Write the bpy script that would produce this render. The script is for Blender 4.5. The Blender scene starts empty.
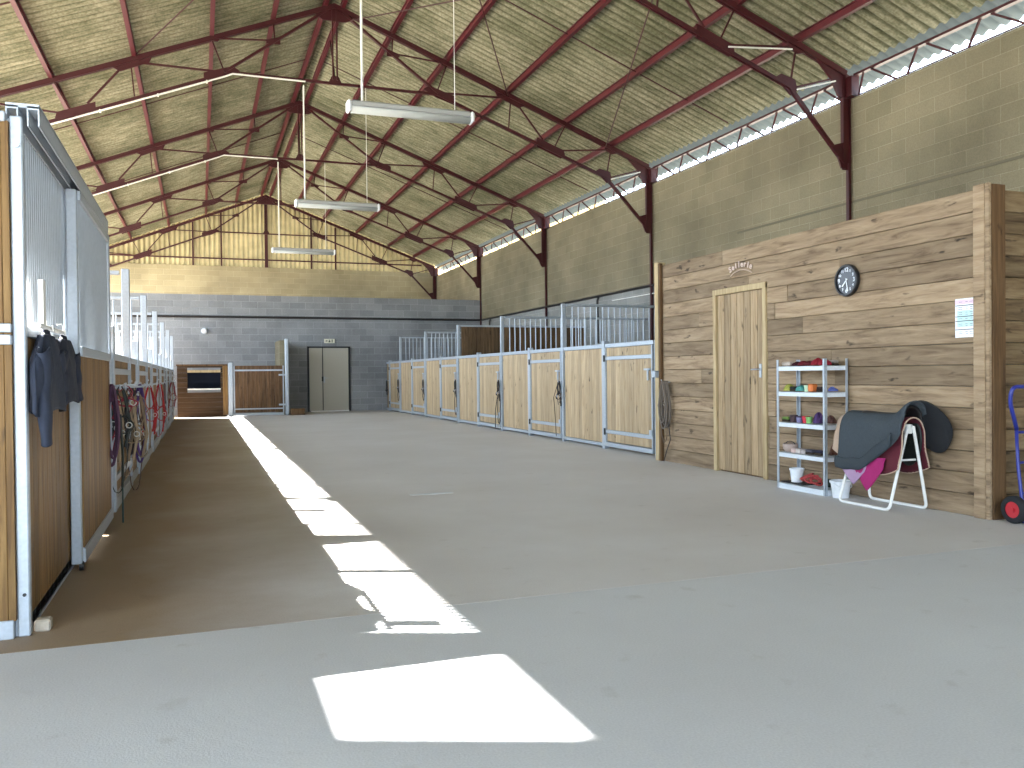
import bpy, math, random
from mathutils import Vector, Matrix
R_ = random.Random(7)
C = bpy.context.scene.collection
SC = bpy.context.scene
PI = math.pi

# ------------------------------------------------------------------ camera, sky, sun, exposure
cam_d = bpy.data.cameras.new('camera'); cam = bpy.data.objects.new('camera', cam_d); C.objects.link(cam)
cam_d.sensor_width = 36; cam_d.lens = 847.2 / 1024 * 36; cam_d.clip_end = 500
CH = 1.165; YAW, PIT, ROL = .3523, -.0116, -.0105
F = Vector((math.sin(YAW), math.cos(YAW), 0)); Rr = Vector((math.cos(YAW), -math.sin(YAW), 0)); U = Vector((0, 0, 1))
F2 = math.cos(PIT) * F + math.sin(PIT) * U; U2 = -math.sin(PIT) * F + math.cos(PIT) * U
R3 = math.cos(ROL) * Rr + math.sin(ROL) * U2; U3 = -math.sin(ROL) * Rr + math.cos(ROL) * U2
cam.matrix_world = Matrix(((R3.x, U3.x, -F2.x, 0), (R3.y, U3.y, -F2.y, 0), (R3.z, U3.z, -F2.z, CH), (0, 0, 0, 1)))
SC.camera = cam
w = bpy.data.worlds.new('sky'); SC.world = w; w.use_nodes = True
bg = w.node_tree.nodes['Background']; bg.inputs['Color'].default_value = (.70, .84, 1.0, 1); bg.inputs['Strength'].default_value = 3.0
sun_d = bpy.data.lights.new('sun', 'SUN'); sun_d.energy = 24; sun_d.angle = math.radians(.55); sun_d.color = (1, .98, .95)
sun = bpy.data.objects.new('sun', sun_d); C.objects.link(sun)
sun.rotation_euler = Vector((1, -.40, -.94)).to_track_quat('-Z', 'Y').to_euler()
SC.view_settings.view_transform = 'Standard'; SC.view_settings.look = 'None'
SC.view_settings.gamma = 1; SC.view_settings.use_curve_mapping = False
SC.view_settings.exposure = 1.7
SC.cycles.max_bounces = 12; SC.cycles.diffuse_bounces = 7; SC.cycles.transparent_max_bounces = 12
SC.cycles.sample_clamp_indirect = 6

def portal(name, loc, sx, sy, nrm):
    d = bpy.data.lights.new(name, 'AREA'); d.shape = 'RECTANGLE'; d.size = sx; d.size_y = sy; d.cycles.is_portal = True
    o = bpy.data.objects.new(name, d); C.objects.link(o); o.location = loc
    o.rotation_euler = Vector(nrm).to_track_quat('-Z', 'Y').to_euler()

# ------------------------------------------------------------------ materials
def new_mat(name):
    m = bpy.data.materials.new(name); m.use_nodes = True
    return m, m.node_tree.nodes, m.node_tree.links, m.node_tree.nodes['Principled BSDF']
def hexc(r, g, b):
    f = lambda c: (c / 255 / 12.92) if c <= 10 else ((c / 255 + .055) / 1.055) ** 2.4
    return (f(r), f(g), f(b), 1)
def plain(name, rgb, rough=.6, metal=0, spec=.5, bump=0, bscale=60, var=0):
    m, n, l, p = new_mat(name)
    c = hexc(*rgb); p.inputs['Base Color'].default_value = c
    p.inputs['Roughness'].default_value = rough; p.inputs['Metallic'].default_value = metal
    p.inputs['Specular IOR Level'].default_value = spec
    tc = n.new('ShaderNodeTexCoord'); nz = n.new('ShaderNodeTexNoise'); nz.inputs['Scale'].default_value = bscale
    nz.inputs['Detail'].default_value = 4
    l.new(tc.outputs['Object'], nz.inputs['Vector'])
    mx = n.new('ShaderNodeMix'); mx.data_type = 'RGBA'
    v = max(var, .04)
    mx.inputs[6].default_value = tuple(max(0, x * (1 - v * 2)) for x in c[:3]) + (1,)
    mx.inputs[7].default_value = tuple(min(1, x * (1 + v * 2)) for x in c[:3]) + (1,)
    l.new(nz.outputs['Fac'], mx.inputs[0]); l.new(mx.outputs[2], p.inputs['Base Color'])
    if bump:
        b = n.new('ShaderNodeBump'); b.inputs['Strength'].default_value = bump; b.inputs['Distance'].default_value = .01
        l.new(nz.outputs['Fac'], b.inputs['Height']); l.new(b.outputs['Normal'], p.inputs['Normal'])
    return m
def ramp(n, l, src, stops):
    r = n.new('ShaderNodeValToRGB'); e = r.color_ramp.elements
    e[0].position, e[0].color = stops[0]; e[1].position, e[1].color = stops[-1]
    for s in stops[1:-1]:
        x = e.new(s[0]); x.color = s[1]
    if src: l.new(src, r.inputs['Fac'])
    return r
def mix(n, l, fac, a, b, mode='MIX'):
    mx = n.new('ShaderNodeMix'); mx.data_type = 'RGBA'; mx.blend_type = mode; mx.clamp_factor = True
    for s, i in ((fac, 0), (a, 6), (b, 7)):
        if hasattr(s, 'links'): l.new(s, mx.inputs[i])
        else: mx.inputs[i].default_value = s
    return mx.outputs[2]
def wood(name, light, mid, dark, axis, knots=.5, rough=.75, across=14, tintamt=.5, grey=0):
    """axis: index of the grain direction in object space; each board carries a random tint attribute"""
    m, n, l, p = new_mat(name); p.inputs['Roughness'].default_value = rough; p.inputs['Specular IOR Level'].default_value = .25
    tc = n.new('ShaderNodeTexCoord'); at = n.new('ShaderNodeAttribute'); at.attribute_name = 'tint'
    off = n.new('ShaderNodeVectorMath'); off.operation = 'MULTIPLY_ADD'
    off.inputs[1].default_value = (7.3, 5.1, 9.7)
    l.new(at.outputs['Color'], off.inputs[0]); l.new(tc.outputs['Object'], off.inputs[2])
    mp = n.new('ShaderNodeMapping'); s = [across] * 3; s[axis] = 1.1; mp.inputs['Scale'].default_value = s
    l.new(off.outputs[0], mp.inputs['Vector'])
    nz = n.new('ShaderNodeTexNoise'); nz.inputs['Scale'].default_value = 1.6; nz.inputs['Detail'].default_value = 8; nz.inputs['Roughness'].default_value = .65
    nz.inputs['Distortion'].default_value = .6
    l.new(mp.outputs[0], nz.inputs['Vector'])
    r = ramp(n, l, nz.outputs['Fac'], [(.28, hexc(*dark)), (.47, hexc(*mid)), (.68, hexc(*light))])
    mp2 = n.new('ShaderNodeMapping'); s2 = [5.0] * 3; s2[axis] = 1.8; mp2.inputs['Scale'].default_value = s2
    l.new(off.outputs[0], mp2.inputs['Vector'])
    vo = n.new('ShaderNodeTexVoronoi'); vo.inputs['Scale'].default_value = 1.5; vo.inputs['Randomness'].default_value = 1
    nd = n.new('ShaderNodeTexNoise'); nd.inputs['Scale'].default_value = 4; l.new(mp2.outputs[0], nd.inputs['Vector'])
    dv = n.new('ShaderNodeVectorMath'); dv.operation = 'MULTIPLY_ADD'; dv.inputs[1].default_value = (.5, .5, .5)
    l.new(nd.outputs['Color'], dv.inputs[0]); l.new(mp2.outputs[0], dv.inputs[2]); l.new(dv.outputs[0], vo.inputs['Vector'])
    kr = ramp(n, l, vo.outputs['Distance'], [(.05, (knots, knots, knots, 1)), (.17, (0, 0, 0, 1))])
    col = mix(n, l, kr.outputs['Color'], r.outputs['Color'], hexc(*[int(c * .45) for c in dark]))
    hs = n.new('ShaderNodeHueSaturation'); hs.inputs['Saturation'].default_value = 1
    mr = n.new('ShaderNodeMapRange'); mr.inputs['To Min'].default_value = 1 - .55 * tintamt; mr.inputs['To Max'].default_value = 1 + .45 * tintamt
    l.new(at.outputs['Fac'], mr.inputs['Value']); l.new(mr.outputs[0], hs.inputs['Value']); l.new(col, hs.inputs['Color'])
    l.new(hs.outputs['Color'], p.inputs['Base Color'])
    b = n.new('ShaderNodeBump'); b.inputs['Strength'].default_value = .25; b.inputs['Distance'].default_value = .01
    l.new(nz.outputs['Fac'], b.inputs['Height']); l.new(b.outputs['Normal'], p.inputs['Normal'])
    return m
def blocks(name, a, b, mortar, axes, dirt_shade=None, groove=None, rough=.9):
    """hollow concrete blocks in courses of 21 cm; axes: 'yz' or 'xz'"""
    m, n, l, p = new_mat(name); p.inputs['Roughness'].default_value = rough; p.inputs['Specular IOR Level'].default_value = .2
    tc = n.new('ShaderNodeTexCoord'); sx = n.new('ShaderNodeSeparateXYZ'); cx = n.new('ShaderNodeCombineXYZ')
    l.new(tc.outputs['Object'], sx.inputs[0]); l.new(sx.outputs['Y' if axes == 'yz' else 'X'], cx.inputs['X']); l.new(sx.outputs['Z'], cx.inputs['Y'])
    br = n.new('ShaderNodeTexBrick'); br.inputs['Scale'].default_value = 1; br.inputs['Brick Width'].default_value = .5; br.inputs['Row Height'].default_value = .21
    br.inputs['Mortar Size'].default_value = .007; br.inputs['Mortar Smooth'].default_value = .5
    br.inputs['Color1'].default_value = hexc(*a); br.inputs['Color2'].default_value = hexc(*b); br.inputs['Mortar'].default_value = hexc(*mortar)
    l.new(cx.outputs[0], br.inputs['Vector'])
    nz = n.new('ShaderNodeTexNoise'); nz.inputs['Scale'].default_value = .8; nz.inputs['Detail'].default_value = 8; l.new(tc.outputs['Object'], nz.inputs['Vector'])
    rr = ramp(n, l, nz.outputs['Fac'], [(.3, (.62, .62, .62, 1)), (.7, (1.05, 1.05, 1.05, 1))])
    col = mix(n, l, .8, br.outputs['Color'], rr.outputs['Color'], 'MULTIPLY')
    n2 = n.new('ShaderNodeTexNoise'); n2.inputs['Scale'].default_value = 60; n2.inputs['Detail'].default_value = 3; l.new(tc.outputs['Object'], n2.inputs['Vector'])
    r2 = ramp(n, l, n2.outputs['Fac'], [(.3, (.72, .72, .72, 1)), (.65, (1, 1, 1, 1))])
    col = mix(n, l, .6, col, r2.outputs['Color'], 'MULTIPLY')
    l.new(col, p.inputs['Base Color'])
    bu = n.new('ShaderNodeBump'); bu.inputs['Strength'].default_value = .5; bu.inputs['Distance'].default_value = .012
    bu.invert = True
    l.new(br.outputs['Fac'], bu.inputs['Height'])
    b2 = n.new('ShaderNodeBump'); b2.inputs['Strength'].default_value = .4; b2.inputs['Distance'].default_value = .006
    l.new(n2.outputs['Fac'], b2.inputs['Height']); l.new(bu.outputs['Normal'], b2.inputs['Normal']); l.new(b2.outputs['Normal'], p.inputs['Normal'])
    return m

M = {}
M['redp'] = plain('red_purlin_paint', (80, 16, 26), .5, 0, .5, .1, 30, .12)
M['red'] = plain('red_oxide_paint', (60, 10, 18), .5, 0, .5, .1, 30, .12)
M['galv'] = plain('galvanised_steel', (166, 174, 182), .45, .25, .5, .05, 45, .10)
M['galv_b'] = plain('galvanised_bar', (170, 178, 186), .4, .25, .5, 0, 30, .06)
M['black'] = plain('black_plastic', (22, 22, 24), .5)
M['pipe'] = plain('dark_pipe', (34, 32, 32), .5)
M['white'] = plain('white_enamel', (226, 226, 222), .4)
M['whitepl'] = plain('white_plastic', (222, 226, 230), .5)
M['lamp'] = plain('lamp_housing', (160, 162, 160), .5)
M['concpost'] = plain('concrete', (170, 160, 145), .9, 0, .2, .3, 40, .1)
M['stallwood'] = wood('stall_pine', (186, 165, 134), (169, 147, 115), (134, 108, 80), 2, .95, .6, 20, .35)
M['goldwood'] = wood('golden_pine', (138, 108, 64), (116, 87, 48), (82, 56, 30), 2, .6, .55, 18, .4)
M['darkwood'] = wood('dark_stall_wood', (120, 98, 72), (96, 76, 54), (64, 48, 32), 2, .4, .8, 16, .5)
M['brownwood'] = wood('brown_gate_wood', (112, 87, 62), (90, 67, 45), (60, 43, 28), 2, .5, .75, 18, .5)
M['browntrim'] = wood('brown_board_trim', (112, 86, 58), (94, 70, 45), (66, 47, 29), 2, .5, .75, 18, .3)
M['plank'] = wood('rough_planks', (158, 138, 112), (135, 115, 91), (92, 74, 56), 1, .8, .8, 11, .55)
M['plankx'] = wood('rough_planks_front', (140, 120, 90), (114, 94, 68), (76, 58, 40), 0, .8, .8, 11, .55)
M['doorwood'] = wood('door_boards', (172, 150, 120), (153, 131, 101), (115, 94, 68), 2, .7, .7, 16, .35)
M['trimwood'] = wood('pale_trim', (184, 166, 130), (166, 146, 110), (132, 110, 78), 2, .5, .7, 16, .2)
M['block_tan'] = blocks('tan_blocks', (143, 134, 111), (134, 126, 103), (155, 147, 124), 'yz')
M['block_grey_y'] = blocks('grey_blocks_side', (158, 158, 154), (147, 148, 145), (174, 174, 170), 'yz')
M['block_grey'] = blocks('grey_blocks_end', (156, 158, 160), (141, 143, 146), (174, 176, 178), 'xz')
M['block_tan_x'] = blocks('tan_blocks_end', (182, 170, 138), (172, 160, 128), (196, 185, 154), 'xz')
M['doorpaint'] = plain('beige_door_paint', (172, 168, 154), .5)
M['navy'] = plain('dark_blue_panel', (14, 20, 30), .8, 0, .1)

def roof_mat():
    m, n, l, p = new_mat('fibre_cement_sheets'); p.inputs['Roughness'].default_value = .9; p.inputs['Specular IOR Level'].default_value = .15
    tc = n.new('ShaderNodeTexCoord')
    mp = n.new('ShaderNodeMapping'); mp.inputs['Scale'].default_value = (.7, 5, .7); l.new(tc.outputs['Object'], mp.inputs['Vector'])
    nz = n.new('ShaderNodeTexNoise'); nz.inputs['Scale'].default_value = 3.0; nz.inputs['Detail'].default_value = 10; nz.inputs['Roughness'].default_value = .75
    l.new(mp.outputs[0], nz.inputs['Vector'])
    r = ramp(n, l, nz.outputs['Fac'], [(.30, hexc(92, 94, 72)), (.45, hexc(136, 134, 112)), (.62, hexc(166, 161, 139)), (.8, hexc(186, 181, 162))])
    # green mould: large patches, broken up
    n2 = n.new('ShaderNodeTexNoise'); n2.inputs['Scale'].default_value = .55; n2.inputs['Detail'].default_value = 7; n2.inputs['Roughness'].default_value = .7; l.new(tc.outputs['Object'], n2.inputs['Vector'])
    r2 = ramp(n, l, n2.outputs['Fac'], [(.44, (0, 0, 0, 1)), (.66, (.6, .6, .6, 1))])
    col = mix(n, l, r2.outputs['Color'], r.outputs['Color'], hexc(80, 84, 58))
    n3 = n.new('ShaderNodeTexNoise'); n3.inputs['Scale'].default_value = 26; n3.inputs['Detail'].default_value = 4; l.new(tc.outputs['Object'], n3.inputs['Vector'])
    r3 = ramp(n, l, n3.outputs['Fac'], [(.35, (.6, .6, .55, 1)), (.62, (1, 1, 1, 1))])
    col = mix(n, l, .75, col, r3.outputs['Color'], 'MULTIPLY')
    # darker stripe along each hollow of the corrugation
    sx = n.new('ShaderNodeSeparateXYZ'); l.new(tc.outputs['Object'], sx.inputs[0])
    mm = n.new('ShaderNodeMath'); mm.operation = 'MULTIPLY'; mm.inputs[1].default_value = 2 * PI / .177; l.new(sx.outputs['Y'], mm.inputs[0])
    sn = n.new('ShaderNodeMath'); sn.operation = 'COSINE'; l.new(mm.outputs[0], sn.inputs[0])
    r4 = ramp(n, l, sn.outputs[0], [(.1, (1, 1, 1, 1)), (.9, (.42, .43, .36, 1))])
    col = mix(n, l, .85, col, r4.outputs['Color'], 'MULTIPLY')
    # right overhang strip: its outdoor-lit grey is painted into the sheet colour
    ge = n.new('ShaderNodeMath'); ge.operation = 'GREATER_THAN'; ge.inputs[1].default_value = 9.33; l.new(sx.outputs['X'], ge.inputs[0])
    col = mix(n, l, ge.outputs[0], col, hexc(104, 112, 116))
    l.new(col, p.inputs['Base Color'])
    return m
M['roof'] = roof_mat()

def floor_mat(name, a, b, dirt_shade):
    m, n, l, p = new_mat(name); p.inputs['Specular IOR Level'].default_value = .35
    tc = n.new('ShaderNodeTexCoord')
    nz = n.new('ShaderNodeTexNoise'); nz.inputs['Scale'].default_value = .6; nz.inputs['Detail'].default_value = 9; nz.inputs['Roughness'].default_value = .62; l.new(tc.outputs['Object'], nz.inputs['Vector'])
    r = ramp(n, l, nz.outputs['Fac'], [(.3, hexc(*b)), (.7, hexc(*a))])
    col = r.outputs['Color']
    # brown lane in front of the left stalls: dust, plus warm shade painted in
    sx = n.new('ShaderNodeSeparateXYZ'); l.new(tc.outputs['Object'], sx.inputs[0])
    ad = n.new('ShaderNodeMath'); ad.operation = 'MULTIPLY_ADD'; ad.inputs[1].default_value = 1.6; l.new(nz.outputs['Fac'], ad.inputs[0]); l.new(sx.outputs['X'], ad.inputs[2])
    r2 = ramp(n, l, None, [(0, (dirt_shade, dirt_shade, dirt_shade, 1)), (1, (0, 0, 0, 1))])
    mr = n.new('ShaderNodeMapRange'); mr.inputs['From Min'].default_value = .4; mr.inputs['From Max'].default_value = 1.7; l.new(ad.outputs[0], mr.inputs['Value']); l.new(mr.outputs[0], r2.inputs['Fac'])
    col = mix(n, l, r2.outputs['Color'], col, hexc(138, 114, 84))
    n2 = n.new('ShaderNodeTexNoise'); n2.inputs['Scale'].default_value = 120; n2.inputs['Detail'].default_value = 3; l.new(tc.outputs['Object'], n2.inputs['Vector'])
    r3 = ramp(n, l, n2.outputs['Fac'], [(.3, (.8, .8, .8, 1)), (.7, (1.0, 1.0, 1.0, 1))])
    col = mix(n, l, .7, col, r3.outputs['Color'], 'MULTIPLY')
    n4 = n.new('ShaderNodeTexNoise'); n4.inputs['Scale'].default_value = 6; n4.inputs['Detail'].default_value = 6; l.new(tc.outputs['Object'], n4.inputs['Vector'])
    r5 = ramp(n, l, n4.outputs['Fac'], [(.22, (.75, .72, .68, 1)), (.36, (1, 1, 1, 1))])
    col = mix(n, l, .6, col, r5.outputs['Color'], 'MULTIPLY')
    l.new(col, p.inputs['Base Color'])
    rr = ramp(n, l, nz.outputs['Fac'], [(.3, (.5, .5, .5, 1)), (.7, (.68, .68, .68, 1))]); l.new(rr.outputs['Color'], p.inputs['Roughness'])
    # floated concrete: fine trowel swirls
    vo = n.new('ShaderNodeTexVoronoi'); vo.inputs['Scale'].default_value = .7; l.new(tc.outputs['Object'], vo.inputs['Vector'])
    wv = n.new('ShaderNodeMath'); wv.operation = 'MULTIPLY'; wv.inputs[1].default_value = 160; l.new(vo.outputs['Distance'], wv.inputs[0])
    ws = n.new('ShaderNodeMath'); ws.operation = 'SINE'; l.new(wv.outputs[0], ws.inputs[0])
    hsum = n.new('ShaderNodeMath'); hsum.operation = 'MULTIPLY_ADD'; hsum.inputs[1].default_value = .05; l.new(ws.outputs[0], hsum.inputs[0]); l.new(n2.outputs['Fac'], hsum.inputs[2])
    b = n.new('ShaderNodeBump'); b.inputs['Strength'].default_value = .35; b.inputs['Distance'].default_value = .004
    l.new(hsum.outputs[0], b.inputs['Height']); l.new(b.outputs['Normal'], p.inputs['Normal'])
    return m
M['floor'] = floor_mat('worn_concrete', (212, 210, 208), (194, 190, 186), .9)
M['floor2'] = floor_mat('newer_concrete', (207, 209, 210), (194, 195, 196), .0)

def translucent(name, rgb, tr):
    m, n, l, p = new_mat(name)
    n.remove(p); out = n['Material Output']
    d = n.new('ShaderNodeBsdfDiffuse'); t = n.new('ShaderNodeBsdfTranslucent'); s = n.new('ShaderNodeMixShader')
    tc = n.new('ShaderNodeTexCoord'); nz = n.new('ShaderNodeTexNoise'); nz.inputs['Scale'].default_value = 3; nz.inputs['Detail'].default_value = 6
    l.new(tc.outputs['Object'], nz.inputs['Vector'])
    c = hexc(*rgb)
    r = ramp(n, l, nz.outputs['Fac'], [(.3, tuple(x * .75 for x in c[:3]) + (1,)), (.7, c)])
    l.new(r.outputs[0], d.inputs['Color']); l.new(r.outputs[0], t.inputs['Color'])
    s.inputs[0].default_value = tr; l.new(d.outputs[0], s.inputs[1]); l.new(t.outputs[0], s.inputs[2]); l.new(s.outputs[0], out.inputs['Surface'])
    return m
M['gable'] = translucent('gable_sheets', (200, 188, 150), .03)

_pc = {}
def pc(rgb, rough=.7, metal=0, bump=0):
    k = (rgb, rough, metal, bump)
    if k not in _pc: _pc[k] = plain('colour_%d_%d_%d' % rgb, rgb, rough, metal, .4, bump, 90, .08)
    return _pc[k]

# ------------------------------------------------------------------ mesh helpers
class MB:
    def __init__(s): s.v = []; s.f = []; s.t = []
    def add(s, vs, fs, t=None):
        t = R_.random() if t is None else t
        o = len(s.v); s.v += [tuple(v) for v in vs]
        for f in fs: s.f.append([i + o for i in f]); s.t.append(t)
        return s
    def box(s, x0, x1, y0, y1, z0, z1, t=None, c=0.0):
        if c <= 0:
            vs = [(x, y, z) for x in (x0, x1) for y in (y0, y1) for z in (z0, z1)]
            fs = [(0, 1, 3, 2), (4, 6, 7, 5), (0, 4, 5, 1), (2, 3, 7, 6), (0, 2, 6, 4), (1, 5, 7, 3)]
            return s.add(vs, fs, t)
        # chamfered box
        vs = []; idx = {}
        X = (x0, x1); Y = (y0, y1); Z = (z0, z1); sg = (1, -1)
        for i in (0, 1):
            for j in (0, 1):
                for k in (0, 1):
                    for a in range(3):
                        p = [X[i], Y[j], Z[k]]
                        for b, (q, e) in enumerate(((i, 0), (j, 0), (k, 0))):
                            if b != a: p[b] += c * sg[(i, j, k)[b]]
                        idx[(i, j, k, a)] = len(vs); vs.append(p)
        g = lambda i, j, k, a: idx[(i, j, k, a)]
        fs = []
        # a = axis that touches outer plane
        fs.append((g(0,0,0,0), g(0,0,1,0), g(0,1,1,0), g(0,1,0,0))); fs.append((g(1,0,0,0), g(1,1,0,0), g(1,1,1,0), g(1,0,1,0)))
        fs.append((g(0,0,0,1), g(1,0,0,1), g(1,0,1,1), g(0,0,1,1))); fs.append((g(0,1,0,1), g(0,1,1,1), g(1,1,1,1), g(1,1,0,1)))
        fs.append((g(0,0,0,2), g(0,1,0,2), g(1,1,0,2), g(1,0,0,2))); fs.append((g(0,0,1,2), g(1,0,1,2), g(1,1,1,2), g(0,1,1,2)))
        for i in (0, 1):
            for j in (0, 1):
                fs.append((g(i,j,0,0), g(i,j,0,1), g(i,j,1,1), g(i,j,1,0)))
                fs.append((g(i,0,j,0), g(i,0,j,2), g(i,1,j,2), g(i,1,j,0)))
                fs.append((g(0,i,j,1), g(0,i,j,2), g(1,i,j,2), g(1,i,j,1)))
                for k in (0, 1): fs.append((g(i,j,k,0), g(i,j,k,1), g(i,j,k,2)))
        return s.add(vs, fs, t)
    def bar(s, p0, p1, wd, ht, t=None, up=(0, 0, 1)):
        p0, p1 = Vector(p0), Vector(p1); d = (p1 - p0).normalized(); u = Vector(up)
        if abs(d.dot(u)) > .98: u = Vector((0, 1, 0))
        sd = d.cross(u).normalized(); u = sd.cross(d).normalized()
        vs = [p + sd * a * wd / 2 + u * b * ht / 2 for p in (p0, p1) for a, b in ((-1, -1), (1, -1), (1, 1), (-1, 1))]
        return s.add(vs, [(3, 2, 1, 0), (4, 5, 6, 7), (0, 1, 5, 4), (1, 2, 6, 5), (2, 3, 7, 6), (3, 0, 4, 7)], t)
    def tube(s, pts, r, n=8, closed=False, flat=1.0, t=None, up=(0, 0, 1), caps=True):
        pts = [Vector(p) for p in pts]; N = len(pts); vs = []; prev = None
        rr = r if isinstance(r, (list, tuple)) else [r] * N
        for i, p in enumerate(pts):
            a = pts[(i - 1) % N] if (closed or i > 0) else p; b = pts[(i + 1) % N] if (closed or i < N - 1) else p
            d = (b - a)
            d = d.normalized() if d.length > 1e-9 else Vector((0, 0, 1))
            if prev is None:
                u = Vector(up)
                if abs(d.dot(u)) > .95: u = Vector((1, 0, 0))
                sd = d.cross(u).normalized()
            else:
                sd = prev - d * prev.dot(d); sd = sd.normalized() if sd.length > 1e-6 else Vector((1, 0, 0))
            prev = sd; u = sd.cross(d)
            for k in range(n):
                an = 2 * PI * k / n; vs.append(p + sd * math.cos(an) * rr[i] + u * math.sin(an) * rr[i] * flat)
        fs = []
        for i in range(N if closed else N - 1):
            a = i * n; b = ((i + 1) % N) * n
            for k in range(n): fs.append((a + k, a + (k + 1) % n, b + (k + 1) % n, b + k))
        if not closed and caps: fs.append(tuple(range(n))[::-1]); fs.append(tuple((N - 1) * n + k for k in range(n)))
        return s.add(vs, fs, t)
    def lathe(s, prof, c=(0, 0, 0), n=24, axis=2, t=None, sx=1, sy=1, caps=True):
        vs = []
        for r, z in prof:
            for k in range(n):
                a = 2 * PI * k / n; q = (r * math.cos(a) * sx, r * math.sin(a) * sy, z)
                if axis == 0: q = (q[2], q[0], q[1])
                if axis == 1: q = (q[0], q[2], q[1])
                vs.append((q[0] + c[0], q[1] + c[1], q[2] + c[2]))
        fs = []
        for i in range(len(prof) - 1):
            for k in range(n): fs.append((i * n + k, i * n + (k + 1) % n, (i + 1) * n + (k + 1) % n, (i + 1) * n + k))
        if caps: fs.append(tuple(range(n))[::-1]); fs.append(tuple((len(prof) - 1) * n + k for k in range(n)))
        return s.add(vs, fs, t)
    def grid(s, fn, nu, nv, t=None, closev=False):
        vs = [fn(i / nu, j / nv) for i in range(nu + 1) for j in range(nv + 1)]
        fs = [(i * (nv + 1) + j, (i + 1) * (nv + 1) + j, (i + 1) * (nv + 1) + j + 1, i * (nv + 1) + j + 1) for i in range(nu) for j in range(nv)]
        return s.add(vs, fs, t)
    def prism(s, pts, d0, d1, axis=0, t=None):
        """polygon in the plane across axis, extruded from d0 to d1"""
        def mk(a, b, d):
            return {0: (d, a, b), 1: (a, d, b), 2: (a, b, d)}[axis]
        N = len(pts); vs = [mk(a, b, d0) for a, b in pts] + [mk(a, b, d1) for a, b in pts]
        fs = [tuple(range(N))[::-1], tuple(range(N, 2 * N))] + [(i, (i + 1) % N, N + (i + 1) % N, N + i) for i in range(N)]
        return s.add(vs, fs, t)
    def build(s, name, m, parent=None, smooth=False, solid=0, sub=0, loc=None, label=None):
        me = bpy.data.meshes.new(name); me.from_pydata(s.v, [], s.f); me.validate()
        ca = me.color_attributes.new('tint', 'FLOAT_COLOR', 'CORNER')
        i = 0; arr = []
        for pl, t in zip(me.polygons, s.t):
            arr += [t, t, t, 1.0] * pl.loop_total
        if len(arr) == len(ca.data) * 4: ca.data.foreach_set('color', arr)
        me.materials.append(m)
        import bmesh
        bm = bmesh.new(); bm.from_mesh(me); bmesh.ops.recalc_face_normals(bm, faces=bm.faces); bm.to_mesh(me); bm.free()
        if smooth:
            for pl in me.polygons: pl.use_smooth = True
        o = bpy.data.objects.new(name, me); C.objects.link(o)
        if parent: o.parent = parent
        if loc: o.location = loc
        if solid:
            md = o.modifiers.new('thickness', 'SOLIDIFY'); md.thickness = solid; md.offset = 0
        if sub:
            md = o.modifiers.new('smooth', 'SUBSURF'); md.levels = sub; md.render_levels = sub
        if label: o['label'] = label
        return o
def tag(o, label, cat, group=None, kind=None):
    o['label'] = label; o['category'] = cat
    if group: o['group'] = group
    if kind: o['kind'] = kind
    return o
def thing(name, label, cat, loc=(0, 0, 0), rz=0, group=None):
    o = bpy.data.objects.new(name, None); C.objects.link(o); o.location = loc; o.rotation_euler = (0, 0, rz)
    o.empty_display_size = .1
    return tag(o, label, cat, group)
def struct(name, mb, m, **k):
    o = mb.build(name, m, **k); o['kind'] = 'structure'; return o
def dup(o, loc=None, label=None, group=None, rz=None, parent=None):
    c = o.copy(); C.objects.link(c)
    if parent is not None: c.parent = parent
    if loc is not None: c.location = loc
    if rz is not None: c.rotation_euler = (0, 0, rz)
    if label: c['label'] = label
    if group: c['group'] = group
    for ch in list(o.children): dup(ch, parent=c)
    return c
def boards_z(mb, a0, a1, z0, z1, wd, fixed, axis, th):
    """vertical boards side by side along axis ('x' or 'y') at a fixed other coordinate"""
    n = max(1, round((a1 - a0) / wd)); s = (a1 - a0) / n
    for i in range(n):
        p, q = a0 + i * s + .0015, a0 + (i + 1) * s - .0015
        if axis == 'y': mb.box(fixed, fixed + th, p, q, z0, z1, c=.003)
        else: mb.box(p, q, fixed, fixed + th, z0, z1, c=.003)
    return mb
ORD = ['nearest', 'second', 'third', 'fourth', 'fifth', 'sixth', 'seventh']

# ------------------------------------------------------------------ the building
XC, XA, YT = 9.305, 2.48, [10.31, 16.31, 22.31, 28.31, 34.31]
XL = 2 * XA - XC + .06
HW = XC - XA
def rz_(u, s=1): return 8.18 - (.378 if s > 0 else .402) * abs(u)          # centre line of the rafters
def tz(s, a, z): return z if s > 0 else z - .024 * abs(a)
YF, YB = -6.0, 34.6
struct('floor', MB().box(XL - .3, 9.6, 4.12, 36, -.2, 0), M['floor'])
struct('floor', MB().box(XL - .3, 9.6, -9, 4.115, -.2, 0), M['floor2'])
g = MB().box(-60, XL - .31, -60, 90, -.4, -.04).box(9.61, 80, -60, 90, -.4, -.04).box(XL - .31, 9.61, 36, 90, -.4, -.04).box(XL - .31, 9.61, -60, -9, -.4, -.04)
gm = plain('gravel_yard', (176, 168, 150), .95, 0, .1, .3, 8, .2)
tag(g.build('ground', gm), 'pale gravel yard around the stable building', 'ground', kind='structure')

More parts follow.
